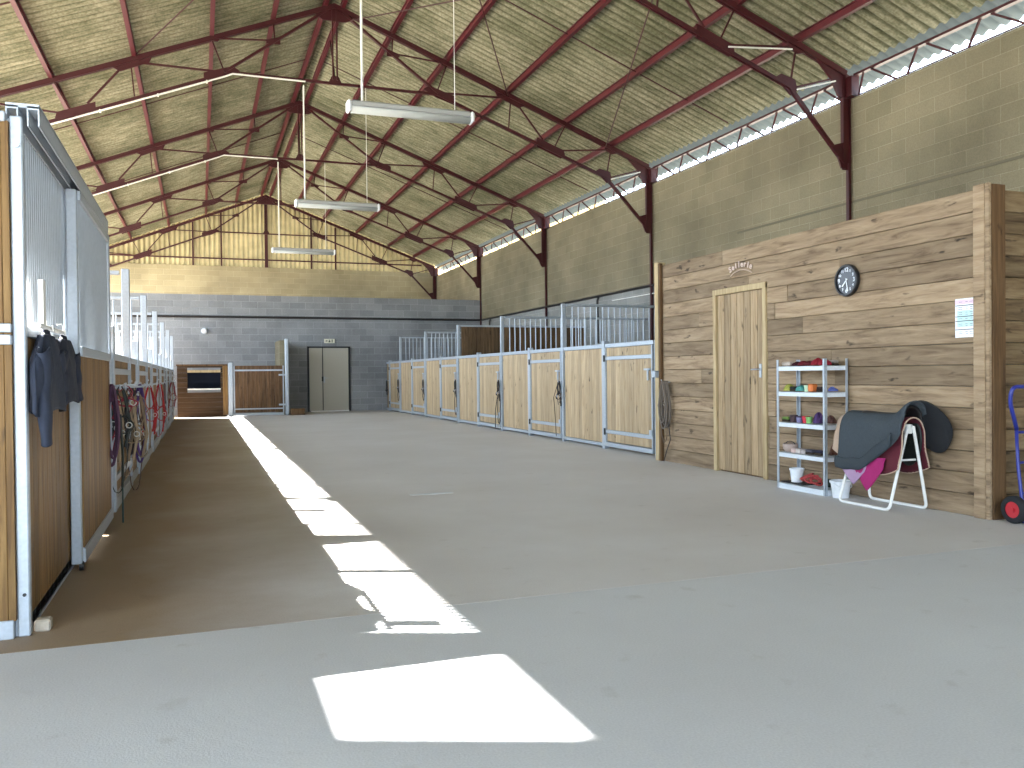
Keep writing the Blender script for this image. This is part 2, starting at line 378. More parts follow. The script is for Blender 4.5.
# walls
struct('wall_right', MB().box(XC, XC + .2, YF, YB, 3.07, 5.28), M['block_tan'])
struct('wall_right', MB().box(XC, XC + .2, YF, YB, 0, 3.07), M['block_grey_y'])
struct('trim_1', MB().box(XC - .012, XC, YF, 13.2, 3.70, 3.735), pc((104, 98, 80), .9))
struct('wall_left', MB().box(XL - .2, XL, 4.62, 5.4, 0, 4.43).box(XL - .2, XL, 5.4, 28.5, 0, 1.38), M['block_grey_y'])
struct('wall_left', MB().box(XL - .2, XL, 2.0, 4.62, 0, 5.60), M['block_tan'])
struct('wall_left', MB().box(XL - .2, XL, YF, -3.6, 0, 5.60), M['block_tan'])
struct('wall_left', MB().box(XL - .2, XL, -3.6, 2.0, 4.0, 5.60), M['block_tan'])
struct('wall_front', MB().box(4.6, XC, YF - .2, YF, 0, 4.6).box(XL, XC, YF - .2, YF, 4.6, 5.4).prism([(XL, 5.4), (XC, 5.4), (XC, 5.62), (XA, 8.2), (XL, 5.55)], YF - .2, YF, 1), M['block_tan_x'])  # wide opening out of view, added so more sky light reaches the floor
struct('wall_back', MB().box(XL, XC, 28.31, 28.51, 0, 3.77), M['block_grey'])
portal('added_front_opening', (.15, YF - .1, 2.3), 8.9, 4.6, (0, 1, 0))
struct('wall_gable', MB().box(XL, XC, 34.4, 34.6, 0, 5.43), M['block_tan_x'])
def gable():
    mb = MB(); pitch = .177; n = int((2 * HW) / pitch * 8); ys = []
    vs = []; fs = []
    for i in range(n + 1):
        x = XA - HW + 2 * HW * i / n; y = 34.47 + -.045 * math.cos(2 * PI * (x - XA) / pitch) + .02
        zt = rz_(x - XA, x - XA) + .145
        vs += [(x, y, 5.40), (x, y, zt)]
    for i in range(n): fs.append((2 * i, 2 * i + 2, 2 * i + 3, 2 * i + 1))
    return mb.add(vs, fs, .5)
struct('wall_gable', gable(), M['gable'], smooth=True)
# roof: corrugated sheets, both slopes, with an eave overhang of 35 cm
def slope(sg):
    mb = MB(); pitch = .177; seg = 6; y0 = YF; n = int((YB + .3 - y0) / pitch * seg); us = [0.0, .35, 1.1, 2.2, 3.5, 4.8, 5.85, HW, HW + (.48 if sg > 0 else .28)]
    vs = []; fs = []
    for i in range(n + 1):
        y = y0 + i * pitch / seg; c = .024 * math.cos(2 * PI * y / pitch)
        for u in us: vs.append((XA + sg * u, y, rz_(u, sg) + .185 + c))
    m_ = len(us)
    for i in range(n):
        for j in range(m_ - 1): fs.append((i * m_ + j, (i + 1) * m_ + j, (i + 1) * m_ + j + 1, i * m_ + j + 1))
    return mb.add(vs, fs, .5)
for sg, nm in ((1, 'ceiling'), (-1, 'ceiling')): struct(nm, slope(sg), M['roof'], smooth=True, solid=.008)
# daylight openings
portal('daylight_left_gap', (XL - .15, 16.9, 3.4), 4.0, 23, (1, 0, 0)); bpy.data.objects['daylight_left_gap'].rotation_euler = (0, -PI / 2, 0)
portal('daylight_right_gap', (XC + .3, 14.2, 5.45), .4, 40, (-1, 0, 0)); bpy.data.objects['daylight_right_gap'].rotation_euler = (0, PI / 2, 0)
portal('daylight_left_doorway', (XL - .1, -.8, 2.0), 4.0, 5.6, (1, 0, 0)); bpy.data.objects['daylight_left_doorway'].rotation_euler = (0, -PI / 2, 0)

tag(MB().box(-4.66, -4.60, YF, 28.4, 5.44, 5.53).build('gutter', M['galv']), 'straight grey gutter along the left eaves', 'gutter', kind='structure')
# neighbouring cream building seen through the gap under the eaves
nb = thing('neighbouring_building', 'sunlit cream building outside, glimpsed through the gap under the right eaves', 'building', (16, 44, 0))
MB().box(0, 6, 0, 60, 0, 12).build('wall', pc((196, 172, 118), .9), nb)
MB().prism([(-.5, 12), (6.5, 12), (3, 14)], -.5, 60.5, 1).build('roof', pc((150, 90, 70), .9), nb)

# ------------------------------------------------------------------ red steel roof trusses
def make_truss(label):
    t = thing('roof_truss', label, 'roof truss', (XA, YT[0], 0), 0, 'red steel roof trusses')
    red = M['red']
    for s in (1, -1):
        m = MB()
        for d in (-.028, .028): m.bar((0, d, 8.18), (s * 6.72, d, tz(s, 6.72, 5.64)), .035, .085)
        m.build('top_chord', red, t)
        m = MB()
        for d in (-.022, .022): m.bar((s * 2.0, d, tz(s, 2, 6.72)), (s * 5.72, d, tz(s, 5.72, 5.33)), .026, .052)
        m.build('bottom_chord', red, t)
        MB().bar((s * 5.70, 0, tz(s, 5.7, 5.34)), (s * 6.70, 0, 4.30), .05, .06).build('knee_brace', red, t)
        m = MB()
        for d in (-.02, .02): m.bar((s * .12, d, 8.10), (s * 2.0, d, tz(s, 2, 6.76)), .024, .044)
        m.build('diagonal', red, t)
        W = [((1.1, 7.42), (1.12, 7.76), .03), ((1.15, 7.42), (2.1, 7.36), .035), ((2.2, 7.32), (2.0, 6.78), .03),
             ((2.1, 6.76), (3.4, 6.80), .045), ((3.55, 6.78), (3.5, 6.20), .028), ((3.65, 6.75), (4.25, 6.02), .045),
             ((4.5, 5.86), (4.75, 6.34), .028), ((4.6, 5.82), (5.75, 5.93), .04), ((5.72, 5.40), (5.82, 5.92), .028), ((5.78, 5.34), (6.6, 5.58), .035)]
        for (a, b, wd) in W:
            MB().bar((s * a[0], 0, tz(s, a[0], a[1])), (s * b[0], 0, tz(s, b[0], b[1])), .022, wd * .8).build('web_member', red, t)
        P = [[(1.98, 6.66), (1.72, 6.80), (1.85, 6.88), (2.35, 6.72), (2.35, 6.55)], [(3.2, 6.93), (3.25, 6.82), (3.72, 6.62), (3.86, 6.68), (3.85, 6.76)],
             [(4.12, 6.06), (4.12, 5.86), (4.65, 5.66), (4.75, 5.74), (4.72, 5.84)], [(5.68, 6.06), (5.68, 5.92), (5.85, 5.84), (6.02, 5.88), (6.02, 5.95)],
             [(5.45, 5.46), (5.55, 5.52), (5.8, 5.46), (5.84, 5.30), (5.72, 5.22)], [(1.0, 7.5), (1.0, 7.36), (1.25, 7.36), (1.25, 7.42)], [(2.0, 7.45), (2.1, 7.3), (2.35, 7.3), (2.35, 7.33)]]
        for q in P:
            MB().prism([(s * a, tz(s, a, z)) for a, z in q], -.012, .012, 1).build('gusset_plate', red, t)
        MB().prism([(s * a, tz(s, a, z)) for a, z in ((6.15, 5.84), (6.45, 5.55), (6.60, 5.28), (6.88, 5.28), (6.88, 5.58), (6.75, 5.64))], -.02, .02, 1).build('eave_bracket', red, t)
        MB().prism([(s * 6.50, 4.56), (s * 6.72, 4.62), (s * 6.72, 4.22), (s * 6.64, 4.22)], -.015, .015, 1).build('knee_plate', red, t)
        c = MB(); a, b = sorted((s * 6.66, s * 6.80))
        c.box(a, b, -.006, .006, 4.2, tz(s, 6.8, 5.6)).box(a, a + .012, -.032, .032, 4.3, tz(s, 6.8, 5.6))\
          .box(b - .012, b, -.032, .032, 4.3, tz(s, 6.8, 5.6))
        a2 = (6.755, 6.80) if s > 0 else (-6.80, -6.755); c.box(a2[0], a2[1], -.028, .028, 0, 4.3)
        c.build('column', red, t)
        # box end that carries the eave beam
        a, b = sorted((s * 6.72, s * 6.86)); MB().box(a, b, -.14, .14, tz(s, 6.8, 5.29), tz(s, 6.8, 5.58)).build('bearing_plate', red, t)
    m = MB()
    for d in (-.04, .04): m.box(d - .012 + 0, d + .012, -.03, .03, 6.78, 8.1)
    m.build('king_post', red, t)
    MB().bar((-2.0, 0, 6.72), (2.0, 0, 6.72), .05, .045).build('tie', red, t)
    MB().prism([(-.14, 6.70), (-.06, 6.86), (.06, 6.86), (.14, 6.70)], -.012, .012, 1).build('gusset_plate', red, t)
    MB().prism([(-.34, 8.08), (-.34, 7.96), (-.22, 7.90), (.22, 7.90), (.34, 7.96), (.34, 8.08), (0, 8.24)], -.014, .014, 1).build('ridge_plate', red, t)
    return t
t0 = make_truss('nearest red steel roof truss, carrying the nearest hanging lamp, right column above the wall clock')
TL = ['second red steel roof truss from the camera, its right brace over the stall row start',
      'third red steel roof truss from the camera, carrying the farthest hanging lamp',
      'fourth red steel roof truss, standing over the dark grey end wall', 'farthest red steel roof truss, against the ribbed yellow gable']
for y, lb in zip(YT[1:], TL): dup(t0, (XA, y if y < 34 else y - .03, 0), lb)

# purlins
PU = [.16, 1.12, 2.2, 3.5, 4.8, 5.85]
for s, side in ((1, 'right'), (-1, 'left')):
    for k, u in enumerate(PU):
        z = rz_(u, s) + .045; x = XA + s * u; ca = -s * (.378 if s > 0 else .402)
        m = MB()
        def sec(dx, dz, w_, h_):
            m.bar((x + dx, YF + .1, z + dz + ca * dx), (x + dx, 34.38, z + dz + ca * dx), w_, h_)
        sec(0, .05, .012, .11); sec(0, .105, .07, .010); sec(0, -.005, .07, .010)
        nm = ['beside the ridge', 'second down from the ridge', 'third down from the ridge', 'fourth down from the ridge', 'fifth down from the ridge', 'lowest above the wall'][k]
        tag(m.build('purlin', M['redp']), 'long red roof purlin on the %s slope, %s' % (side, nm), 'purlin', 'roof purlins')
# lattice eave beams on top of the right wall (one in each bay)
def eave_beam(y0, y1, label):
    t = thing('eave_beam', label, 'eave beam', (XC - .05, y0, 0), 0, 'lattice eave beams')
    L = y1 - y0
    MB().box(-.04, .04, .16, L - .16, 5.565, 5.60).build('top_rail', M['red'], t)
    MB().box(.04, .06, .16, L - .16, 5.285, 5.30).build('bottom_rail', M['red'], t)
    n = max(1, round(L)); p = L / n
    for i in range(n):
        a = i * p + .1; b = a + p * .5; c = (i + 1) * p - .1
        MB().bar((0, b - .08, 5.57), (.05, max(a, .17), 5.29), .022, .028).build('lattice_rod', M['red'], t)
        MB().bar((0, b + .08, 5.57), (.05, min(c, L - .17), 5.29), .022, .028).build('lattice_rod', M['red'], t)
EB = [-1.69 + 6 * i for i in range(7)]
EL = ['overhead beside the camera', 'above the plank tack room corner, cut by the right picture edge', 'above the tack room door and stall row start', 'between second and third trusses',
      'between third and fourth trusses, cream building behind', 'beyond the grey end wall, farthest of all']
for i in (1, 2, 3, 4, 5):
    eave_beam(EB[i], EB[i + 1], 'red lattice eave beam on the right wall, ' + EL[i])
# thin sag rods between the purlins at mid-bay and a few wind bracing rods
for i, y in enumerate([7.3, 13.3, 19.3, 25.3]):
    for s, side in ((1, 'right'), (-1, 'left')):
        m = MB().tube([(XA + s * .2, y, rz_(.2, s) + .10), (XA + s * 6.7, y, rz_(6.7, s) + .10)], .011, 6)
        tag(m.build('sag_rod', M['red']), 'thin dark rod running down the %s roof slope in the middle of the %s bay' % (side, ORD[i]), 'rod', 'roof sag rods')
BR = [((XA + .3, YT[0], 7.95), (XA + 3.5, YT[1], 6.82), 'falling right from the nearest ridge'),
      ((XA + .3, YT[1], 7.95), (XA + 3.5, YT[0], 6.82), 'falling right from the second ridge'),
      ((XA - .3, YT[0], 7.95), (XA - 3.5, YT[1], 6.82), 'falling left from the nearest ridge'),
      ((XA + 3.6, YT[0], 6.78), (XA + 5.7, YT[1], 5.98), 'lower right slope between nearest and second truss')]
for a, b, lb in BR:
    tag(MB().tube([a, b], .012, 6).build('bracing_rod', M['red']), 'thin dark wind bracing rod ' + lb, 'rod', 'wind bracing rods')
for y0, y1, i in [(YT[0], YT[1], 0), (YT[1], YT[2], 1), (YT[2], YT[3], 2)]:
    m = MB().tube([(XA + .03, y0 + .1, 8.0), (XA + .03, y0 + 1.3, 7.95 + .0)], .02, 6)
    m = MB().bar((XA, y0 + .02, 6.80), (XA + .14, y0 + 1.5, 8.10), .03, .03)
    tag(m.build('ridge_brace', M['red']), 'short red brace from the foot of the king post up to the ridge, %s truss' % ORD[i], 'brace', 'ridge braces')
# gable framing
gf = thing('gable_frame', 'red horizontal rails and posts in front of the ribbed yellow gable', 'frame', (0, 34.36, 0))
MB().box(XA - 6.2, XA + 6.2, -.03, .03, 5.69, 5.74).build('rail', M['red'], gf)
for x, z1 in ((.82, 7.50), (4.2, 7.48), (-.2, 7.1), (5.15, 7.1)): MB().box(x - .03, x + .03, -.02, .03, 5.43, z1).build('post', M['red'], gf)
MB().box(XA - .06, XA + .06, -.02, .03, 5.43, 8.1).build('post', M['red'], gf)

# white cable conduits clipped along the second and third trusses
for y, i in ((YT[1] - .06, 1), (YT[2] - .06, 2)):
    m = MB().tube([(XA - 5.72, y, 5.13), (XA - 2.0, y, 6.61), (XA - 1.85, y, 6.68), (XA - .56, y, 6.68)], .016, 6)
    c = thing('conduit', 'white cable conduit along the left bottom chord of the %s truss' % ORD[i], 'conduit', (0, 0, 0), 0, 'cable conduits')
    m.build('pipe', M['white'], c)
    for q in (.2, .45, .7, .92):
        x = XA - 5.72 + 3.72 * q; z = 5.13 + 1.48 * q
        MB().box(x - .015, x + .015, y - .02, y + .05, z - .022, z + .022).build('clip', M['white'], c)
for s in (0,):  # short white tubes just below the right-hand truss members
    tag(MB().tube([(XA + 4.62, YT[0] - .05, 5.78), (XA + 5.72, YT[0] - .05, 5.88)], .012, 6).build('conduit', M['white']),
        'short white tube between gusset plates of the nearest truss, upper right', 'conduit', 'cable conduits')
    tag(MB().tube([(XA + 5.8, YT[0] - .05, 5.30), (XA + 6.5, YT[0] - .05, 5.50)], .012, 6).build('conduit', M['white']),
        'short white tube beside the right eave bracket of the nearest truss', 'conduit', 'cable conduits')
    tag(MB().tube([(XA + 5.8, YT[1] - .05, 5.30), (XA + 6.5, YT[1] - .05, 5.50)], .012, 6).build('conduit', M['white']),
        'short white tube beside the right eave bracket of the second truss', 'conduit', 'cable conduits')

# hanging fluorescent lamps
def make_lamp(label):
    t = thing('hanging_lamp', label, 'lamp', (1.68, YT[0], 4.43), 0, 'hanging tube lamps')
    m = MB().box(.06, 1.58, -.07, .07, -.02, .06, c=.02); m.build('housing', M['lamp'], t)
    m = MB()
    m.grid(lambda u, v: (.07 + 1.50 * u, -.078 * math.cos(PI * v), -.02 - .062 * math.sin(PI * v)), 2, 12)
    m.build('diffuser', plain('lamp_diffuser', (176, 180, 178), .35), t, smooth=True, solid=.004)
    for x in (.02, 1.57):
        MB().box(x, x + .05, -.082, .082, -.08, .06, c=.02).build('end_cap', M['whitepl'], t)
    return t
lamp0 = make_lamp('nearest long white tube lamp, hanging from the first truss')
lamps = [(lamp0, YT[0]), (dup(lamp0, (1.68, YT[1], 4.42), 'middle white tube lamp, hanging from the second truss'), YT[1]), (dup(lamp0, (1.72, YT[2], 4.39), 'farthest white tube lamp, low against the ribbed gable'), YT[2])]
for i, (lp, y) in enumerate(lamps):
    x = lp.location.x; zt = 6.68 + .0
    for dx, r, nm in ((.21, .016, 'drop_rod'), (1.38, .005, 'wire')):
        z1 = 6.62 if i else 6.72
        if dx > 1: z1 = 6.70
        MB().tube([(dx, 0, .05), (dx, 0, z1 - lp.location.z)], r, 6).build(nm, M['white'], lp)

# ------------------------------------------------------------------ pipes on the walls
tag(MB().tube([(XC - .04, 8, 3.07), (XC - .04, 28.25, 3.07)], .03, 8).build('water_pipe', M['pipe']), 'black pipe running along the right block wall above the stalls', 'pipe')
tag(MB().tube([(XL + .05, 28.26, 3.07), (XC - .08, 28.26, 3.07)], .035, 8).build('water_pipe', M['pipe']), 'black pipe running across the grey end wall', 'pipe')
for y, z0, n_ in ((18.9, 1.9, 'nearest the tack room'), (21.1, 2.75, 'hooked, over the dark partition'), (27.2, 2.7, 'near the end wall')):
    m = MB().tube([(XC - .06, y, 3.05), (XC - .09, y, 2.95), (XC - .09, y, z0)], .03, 8)
    tag(m.build('drop_pipe', M['pipe']), 'short black drop pipe under the wall pipe, ' + n_, 'pipe', 'drinker drop pipes')
tag(MB().tube([(XC - .04, 18.2, 2.9), (XC - .04, 10.4, 2.86)], .012, 6).build('cable', M['white']), 'thin pale cable on the right wall above the nearest stall', 'cable')

# ------------------------------------------------------------------ plank tack room
XR = 5.72; YP0, YP1, ZR = 4.99, 9.78, 2.575
m = MB(); n = 15; hgt = ZR / n
DY0, DY1, DZ = 7.60, 8.60, 2.13
for i in range(n):
    z0 = i * hgt + .002; z1 = (i + 1) * hgt - .002; y = YP0
    segs = []
    while y < YP1 - .01:
        L = R_.uniform(1.3, 3.6); e = min(YP1, y + L)
        if YP1 - e < .5: e = YP1
        segs.append((y, e)); y = e
    for a, b in segs:
        for (p, q) in ([(a, b)] if z0 >= 2.0 else [(a, min(b, DY0)), (max(a, DY1), b)]):
            if q - p > .02:
                if z0 < DZ < z1 and False: pass
                dx = R_.uniform(-.004, .004); m.box(XR + dx, XR + .04, p + .001, q - .001, z0, z1, c=.004)
struct('wall_tack_room', m, M['plank'])
m = MB()
for i in range(n):
    z0 = i * hgt + .002; z1 = (i + 1) * hgt - .002; cut = R_.uniform(6.6, 8.4)
    m.box(XR + .1, cut, 4.93 + R_.uniform(-.004, .004), 4.97, z0, z1, c=.004).box(cut + .003, XC - .01, 4.93 + R_.uniform(-.004, .004), 4.97, z0, z1, c=.004)
struct('wall_tack_room', m, M['plankx'])
struct('ceiling', MB().box(XR + .05, XC - .01, 5.0, 9.8, 2.52, 2.57), M['plankx'])
struct('wall_tack_room', MB().box(XR + .05, XC - .01, 9.72, 9.8, 0, 2.5), M['plankx'])
m = MB().box(5.695, 5.725, 4.85, 4.885, 0, 2.60, .8, c=.004).box(5.69, 5.72, 4.888, 4.99, 0, 2.6, .9, c=.004)
struct('trim_2', m, M['plank'])
struct('trim_3', MB().box(5.727, 5.86, 4.84, 4.925, 0, 2.59, .35, c=.004), M['browntrim'])
struct('trim_4', MB().box(5.675, 5.72, 9.775, 9.83, 0, 2.6, .2, c=.004), M['browntrim'])
struct('trim_4', MB().box(5.68, 5.80, 9.835, 9.93, 0, 2.62, .9, c=.004), M['trimwood'])
tag(MB().box(5.62, 5.70, 9.835, 9.915, 1.10, 1.19, c=.01).build('junction_box', M['galv']), 'small grey box on the wooden post left of the tack room planks', 'box')
# tack room door
d = bpy.data.objects.new('door_1', None); C.objects.link(d); d.location = (XR, 8.1, 0); d['kind'] = 'structure'
m = MB()
for i in range(7):
    a = -.44 + .88 / 7 * i; m.box(.01, .045, a + .004, a + .88 / 7 - .004, .02, 2.06, c=.005)
m.build('door_leaf', M['doorwood'], d)
MB().box(.045, .06, -.44, .44, .0, 2.06).build('door_backing', M['darkwood'], d)
MB().box(-.02, .06, .44, .50, 0, 2.12, .8, c=.004).build('door_frame', M['trimwood'], d)
MB().box(-.02, .06, -.50, -.44, 0, 2.12, .8, c=.004).build('door_frame', M['trimwood'], d)
MB().box(-.022, .06, -.50, .50, 2.065, 2.13, .6, c=.004).build('door_frame', M['trimwood'], d)
hd = MB().box(-.004, .012, -.395, -.36, 1.10, 1.25, c=.004).tube([(-.002, -.378, 1.19), (-.05, -.378, 1.19), (-.055, -.37, 1.19), (-.055, -.29, 1.188)], .007, 8)
hd.build('door_handle', M['galv_b'], d, label='silver lever handle')

def text_obj(name, s, size, mat_, parent, mtx, ext=.002, font_bold=False):
    cu = bpy.data.curves.new(name, 'FONT'); cu.body = s; cu.size = size; cu.extrude = ext; cu.align_x = 'CENTER'; cu.align_y = 'CENTER'
    if font_bold: cu.offset = size * .02
    o = bpy.data.objects.new(name, cu); C.objects.link(o)
    dg = bpy.context.evaluated_depsgraph_get(); me = bpy.data.meshes.new_from_object(o.evaluated_get(dg))
    C.objects.unlink(o); bpy.data.objects.remove(o)
    me.materials.clear(); me.materials.append(mat_)
    r = bpy.data.objects.new(name, me); C.objects.link(r); r.parent = parent; r.matrix_local = mtx
    return r
# matrix that stands text on a wall facing -X: text right -> -Y, text up -> +Z
def on_wall_x(x, y, z, rot=0):
    return Matrix.Translation((x, y, z)) @ Matrix(((0, 0, -1, 0), (-1, 0, 0, 0), (0, 1, 0, 0), (0, 0, 0, 1))) @ Matrix.Rotation(rot, 4, 'Z')
# arched tack room lettering
sg_ = thing('door_sign', 'small arched pale lettering above the tack room door', 'sign', (XR - .015, 8.05, 2.34))
for i, ch in enumerate('Sellerie'):
    a = (i - 3.5) * .118; rad = .48
    yy = -math.sin(a) * rad; zz = math.cos(a) * rad - rad + .03
    text_obj('letter', ch, .095, pc((200, 180, 168), .5), sg_, on_wall_x(0, yy, zz, -a), .004, True)
MB().tube([(0.008, -math.sin((k / 10 - 1) * .5) * .42, math.cos((k / 10 - 1) * .5) * .42 - .42 - .03) for k in range(21)], .008, 6).build('arch', pc((180, 158, 140), .5), sg_)

# clock: black, white numerals, about 7:28
ck = thing('wall_clock', 'round black wall clock with white numerals on the plank wall', 'clock', (XR - .01, 6.37, 2.01))
MB().lathe([(.150, 0), (.150, -.03), (.143, -.038), (.130, -.038), (.126, -.022), (0.001, -.022)], (0, 0, 0), 40, 0).build('rim', M['black'], ck, smooth=False)
MB().lathe([(.127, 0), (.127, -.0225), (.001, -.0225)], (0, 0, 0), 40, 0).build('dial', pc((14, 18, 26), .3), ck)
wm = pc((225, 228, 232), .5)
for hnum in range(1, 13):
    a = hnum * PI / 6; big = hnum % 3 == 0
    text_obj('numeral', str(hnum), .055 if big else .034, wm, ck, on_wall_x(-.0235, -math.sin(a) * .098, math.cos(a) * .098), .0008, True)
for ang, L, wd in ((2 * PI * (7.47 / 12), .075, .012), (2 * PI * (28 / 60), .105, .010)):
    e = Vector((0, -math.sin(ang), math.cos(ang)))
    MB().bar(Vector((-.027, 0, 0)) - e * .02, Vector((-.027, 0, 0)) + e * L, .003, wd, up=(0, math.cos(ang), math.sin(ang))).build('hand', wm, ck)
# notice sheet
ns = thing('notice_sheet', 'white notice sheet with pink header and pale green rows, on the planks by the corner', 'notice', (XR - .008, 5.085, 1.575))
def sheet(nm, y0, y1, z0, z1, x, c): MB().box(x - .001, x, y0, y1, z0, z1).build(nm, c, ns)
sheet('paper', -.09, .09, -.155, .155, 0, pc((232, 234, 238), .6))
sheet('header', -.088, .088, .11, .145, -.001, pc((226, 196, 214), .6))
sheet('table_band', -.075, .07, -.07, .06, -.001, pc((190, 222, 220), .6))
dk = pc((60, 62, 72), .6)
for z in (.10, .012, -.024, -.092): sheet('ruled_line', -.085, .085, z - .003, z + .003, -.002, dk)
for z in (.128, .085, .07, .045, .028, -.005, -.048, -.062, -.11, -.125):
    for a, b in ((-.075, -.045), (-.03, -.005), (.02, .06)): sheet('print', a, b - R_.uniform(0, .01), z - .002, z + .002, -.002, pc((120, 122, 135), .6))

# ------------------------------------------------------------------ right row of stalls
XS = 5.85; P = 3.16; Y0R = 10.23
def strap(mb, y0, y1, z0, z1, x0=-.02, x1=-.0, c=.004): return mb.box(x0, x1, y0, y1, z0, z1, c=c)
def right_front(label, last=False):
    PE = 2.06 if last else 3.10
    t = thing('horse_stall', label, 'horse stall', (XS, Y0R, 0), 0, 'stall fronts along the right side')
    boards_z(MB(), 1.62, PE, .09, 1.55, .135, .02, 'y', .035).build('fixed_panel', M['stallwood'], t)
    strap(MB(), .045, PE + .015, 1.555, 1.615, 0, .07).build('top_rail', M['galv'], t)
    strap(MB(), 1.60, PE + .015, .035, .085, 0, .06).build('bottom_rail', M['galv'], t)
    MB().box(-.02, .07, 1.52, 1.605, 0, 1.66, c=.006).build('post', M['galv'], t)
    if not last: MB().box(-.01, .06, 3.13, 3.185, 0, 2.37, c=.006).build('post', M['galv'], t, label='tall divider post')
    dr = boards_z(MB(), .07, 1.49, .12, 1.55, .14, .012, 'y', .03).build('door', M['stallwood'], t)
    f = MB(); strap(f, .05, 1.51, .045, .11, -.02, .05); strap(f, .05, 1.51, 1.365, 1.42, -.012, .012); strap(f, .05, 1.51, .245, .30, -.012, .012)
    f.box(-.015, .045, .045, .075, .045, 1.55).box(-.015, .045, 1.485, 1.515, .045, 1.55)
    f.build('door_frame', M['galv'], dr)
    MB().box(-.03, -.01, .10, .26, 1.20, 1.225).box(-.035, -.012, .14, .165, 1.06, 1.22).build('latch', M['galv_b'], dr)
    for z in (1.39, .27): MB().tube([(-.03, 1.50, z - .05), (-.03, 1.50, z + .05)], .014, 8).build('hinge', M['black'], dr)
    MB().box(-.03, -.005, .05, .12, .29, .37).build('latch', M['galv_b'], dr)
    return t
RL = ['next to the tack room planks', 'second from the tack room', 'third from the tack room, no bars behind', 'fourth from the tack room', 'fifth from the tack room', 'last before the grey end wall']
rf = right_front('pale wooden stall front with galvanised frame, ' + RL[0])
for k in range(1, 5): dup(rf, (XS, Y0R + P * k, 0), 'pale wooden stall front with galvanised frame, ' + RL[k])
e0 = MB().box(-.01, .06, -.06, -.005, 0, 1.62, c=.006); e0.build('post', M['galv'], rf)
rl_ = right_front('pale wooden stall front with galvanised frame, ' + RL[5], True); rl_.location.y = Y0R + P * 5

def partition(x0, x1, y, kind, label, group, wm_=None, top=2.37, low=1.42):
    t = thing('stall_partition', label, 'partition', (x0, y, 0), 0, group); L = x1 - x0
    wmat = wm_ or M['darkwood']
    zt = top - .04 if kind == 'wood' else low
    boards_z(MB(), .02, L - .03, .08, zt, .14, -.018, 'x', .036).build('boards', wmat, t)
    MB().box(0, L - .01, -.03, .03, top - .045, top, c=.005).build('top_rail', M['galv'], t)
    if kind == 'bars':
        MB().box(0, L - .01, -.03, .03, low - .01, low + .05, c=.005).build('mid_rail', M['galv'], t)
        n = int(L / .115)
        for i in range(1, n): MB().tube([(i * L / n, 0, low + .04), (i * L / n, 0, top - .03)], .0125, 8).build('bar', M['galv_b'], t)
    MB().box(0, L - .01, -.025, .025, .0, .085, c=.004).build('bottom_rail', M['galv'], t)
    return t
for k, kd, dn in ((1, 'bars', 'nearest the tack room'), (2, 'bars', 'second'), (3, 'wood', ''), (4, 'bars', 'beyond the dark wooden one'), (5, 'bars', 'last before the end wall')):
    y = Y0R + P * k
    lb = 'dark wooden full-height partition between right stalls' if kd == 'wood' else 'galvanised barred partition between right stalls, ' + dn
    partition(XS + .08, XC - .01, y, kd, lb, 'partitions of the right stalls')

# ------------------------------------------------------------------ left row of stalls
XF = -.72; PL = 3.15; Y0L = 6.95
def left_front(label):
    t = thing('horse_stall', label, 'horse stall', (XF, Y0L, 0), 0, 'stall fronts along the left side')
    boards_z(MB(), .04, 1.14, .04, 1.33, .135, -.055, 'y', .035).build('fixed_panel', M['goldwood'], t)
    MB().box(-.07, 0, .05, 3.11, 1.33, 1.39, c=.005).build('top_rail', M['galv'], t)
    MB().box(-.06, 0, .04, 1.14, .0, .085, c=.004).build('bottom_rail', M['galv'], t)
    MB().box(-.07, .02, 1.14, 1.23, 0, 1.62, c=.006).build('post', M['galv'], t)
    MB().box(-.07, .01, 3.11, 3.19, 0, 2.35, c=.006).build('post', M['galv'], t, label='tall divider post')
    dr = boards_z(MB(), 1.27, 3.07, .12, 1.33, .14, -.045, 'y', .03).build('door', M['goldwood'], t)
    f = MB().box(-.05, .02, 1.232, 3.108, .006, .11, c=.004).box(-.012, .012, 1.25, 3.09, 1.2, 1.255, c=.004).box(-.012, .012, 1.25, 3.09, .245, .30, c=.004)
    f.box(-.045, .015, 1.232, 1.28, .045, 1.33).box(-.045, .015, 3.06, 3.108, .045, 1.33)
    f.build('door_frame', M['galv'], dr)
    MB().box(.01, .03, 2.85, 3.05, 1.12, 1.145).build('latch', M['galv_b'], dr)
    return t
LLb = ['right behind the sliding panel', 'second in the left row', 'third in the left row', 'fourth in the left row', 'fifth in the left row', 'last, meeting the windowed panel']
lf = left_front('golden wooden stall front with galvanised frame, ' + LLb[0])
for k in range(1, 6): dup(lf, (XF, Y0L + PL * k, 0), 'golden wooden stall front with galvanised frame, ' + LLb[k])
for k in range(1, 7):
    partition(XL + .02, XF - .08, Y0L + PL * k, 'bars', 'galvanised barred partition between left stalls, %s counting away from the camera' % ORD[k - 1], 'barred partitions of the left stalls', M['goldwood'], 2.33, 1.36)
partition(XL + .02, XF - .08, Y0L, 'wood', 'golden full-height partition behind the sliding panel of the left stalls', 'solid partitions of the left stalls', M['goldwood'], 2.36)
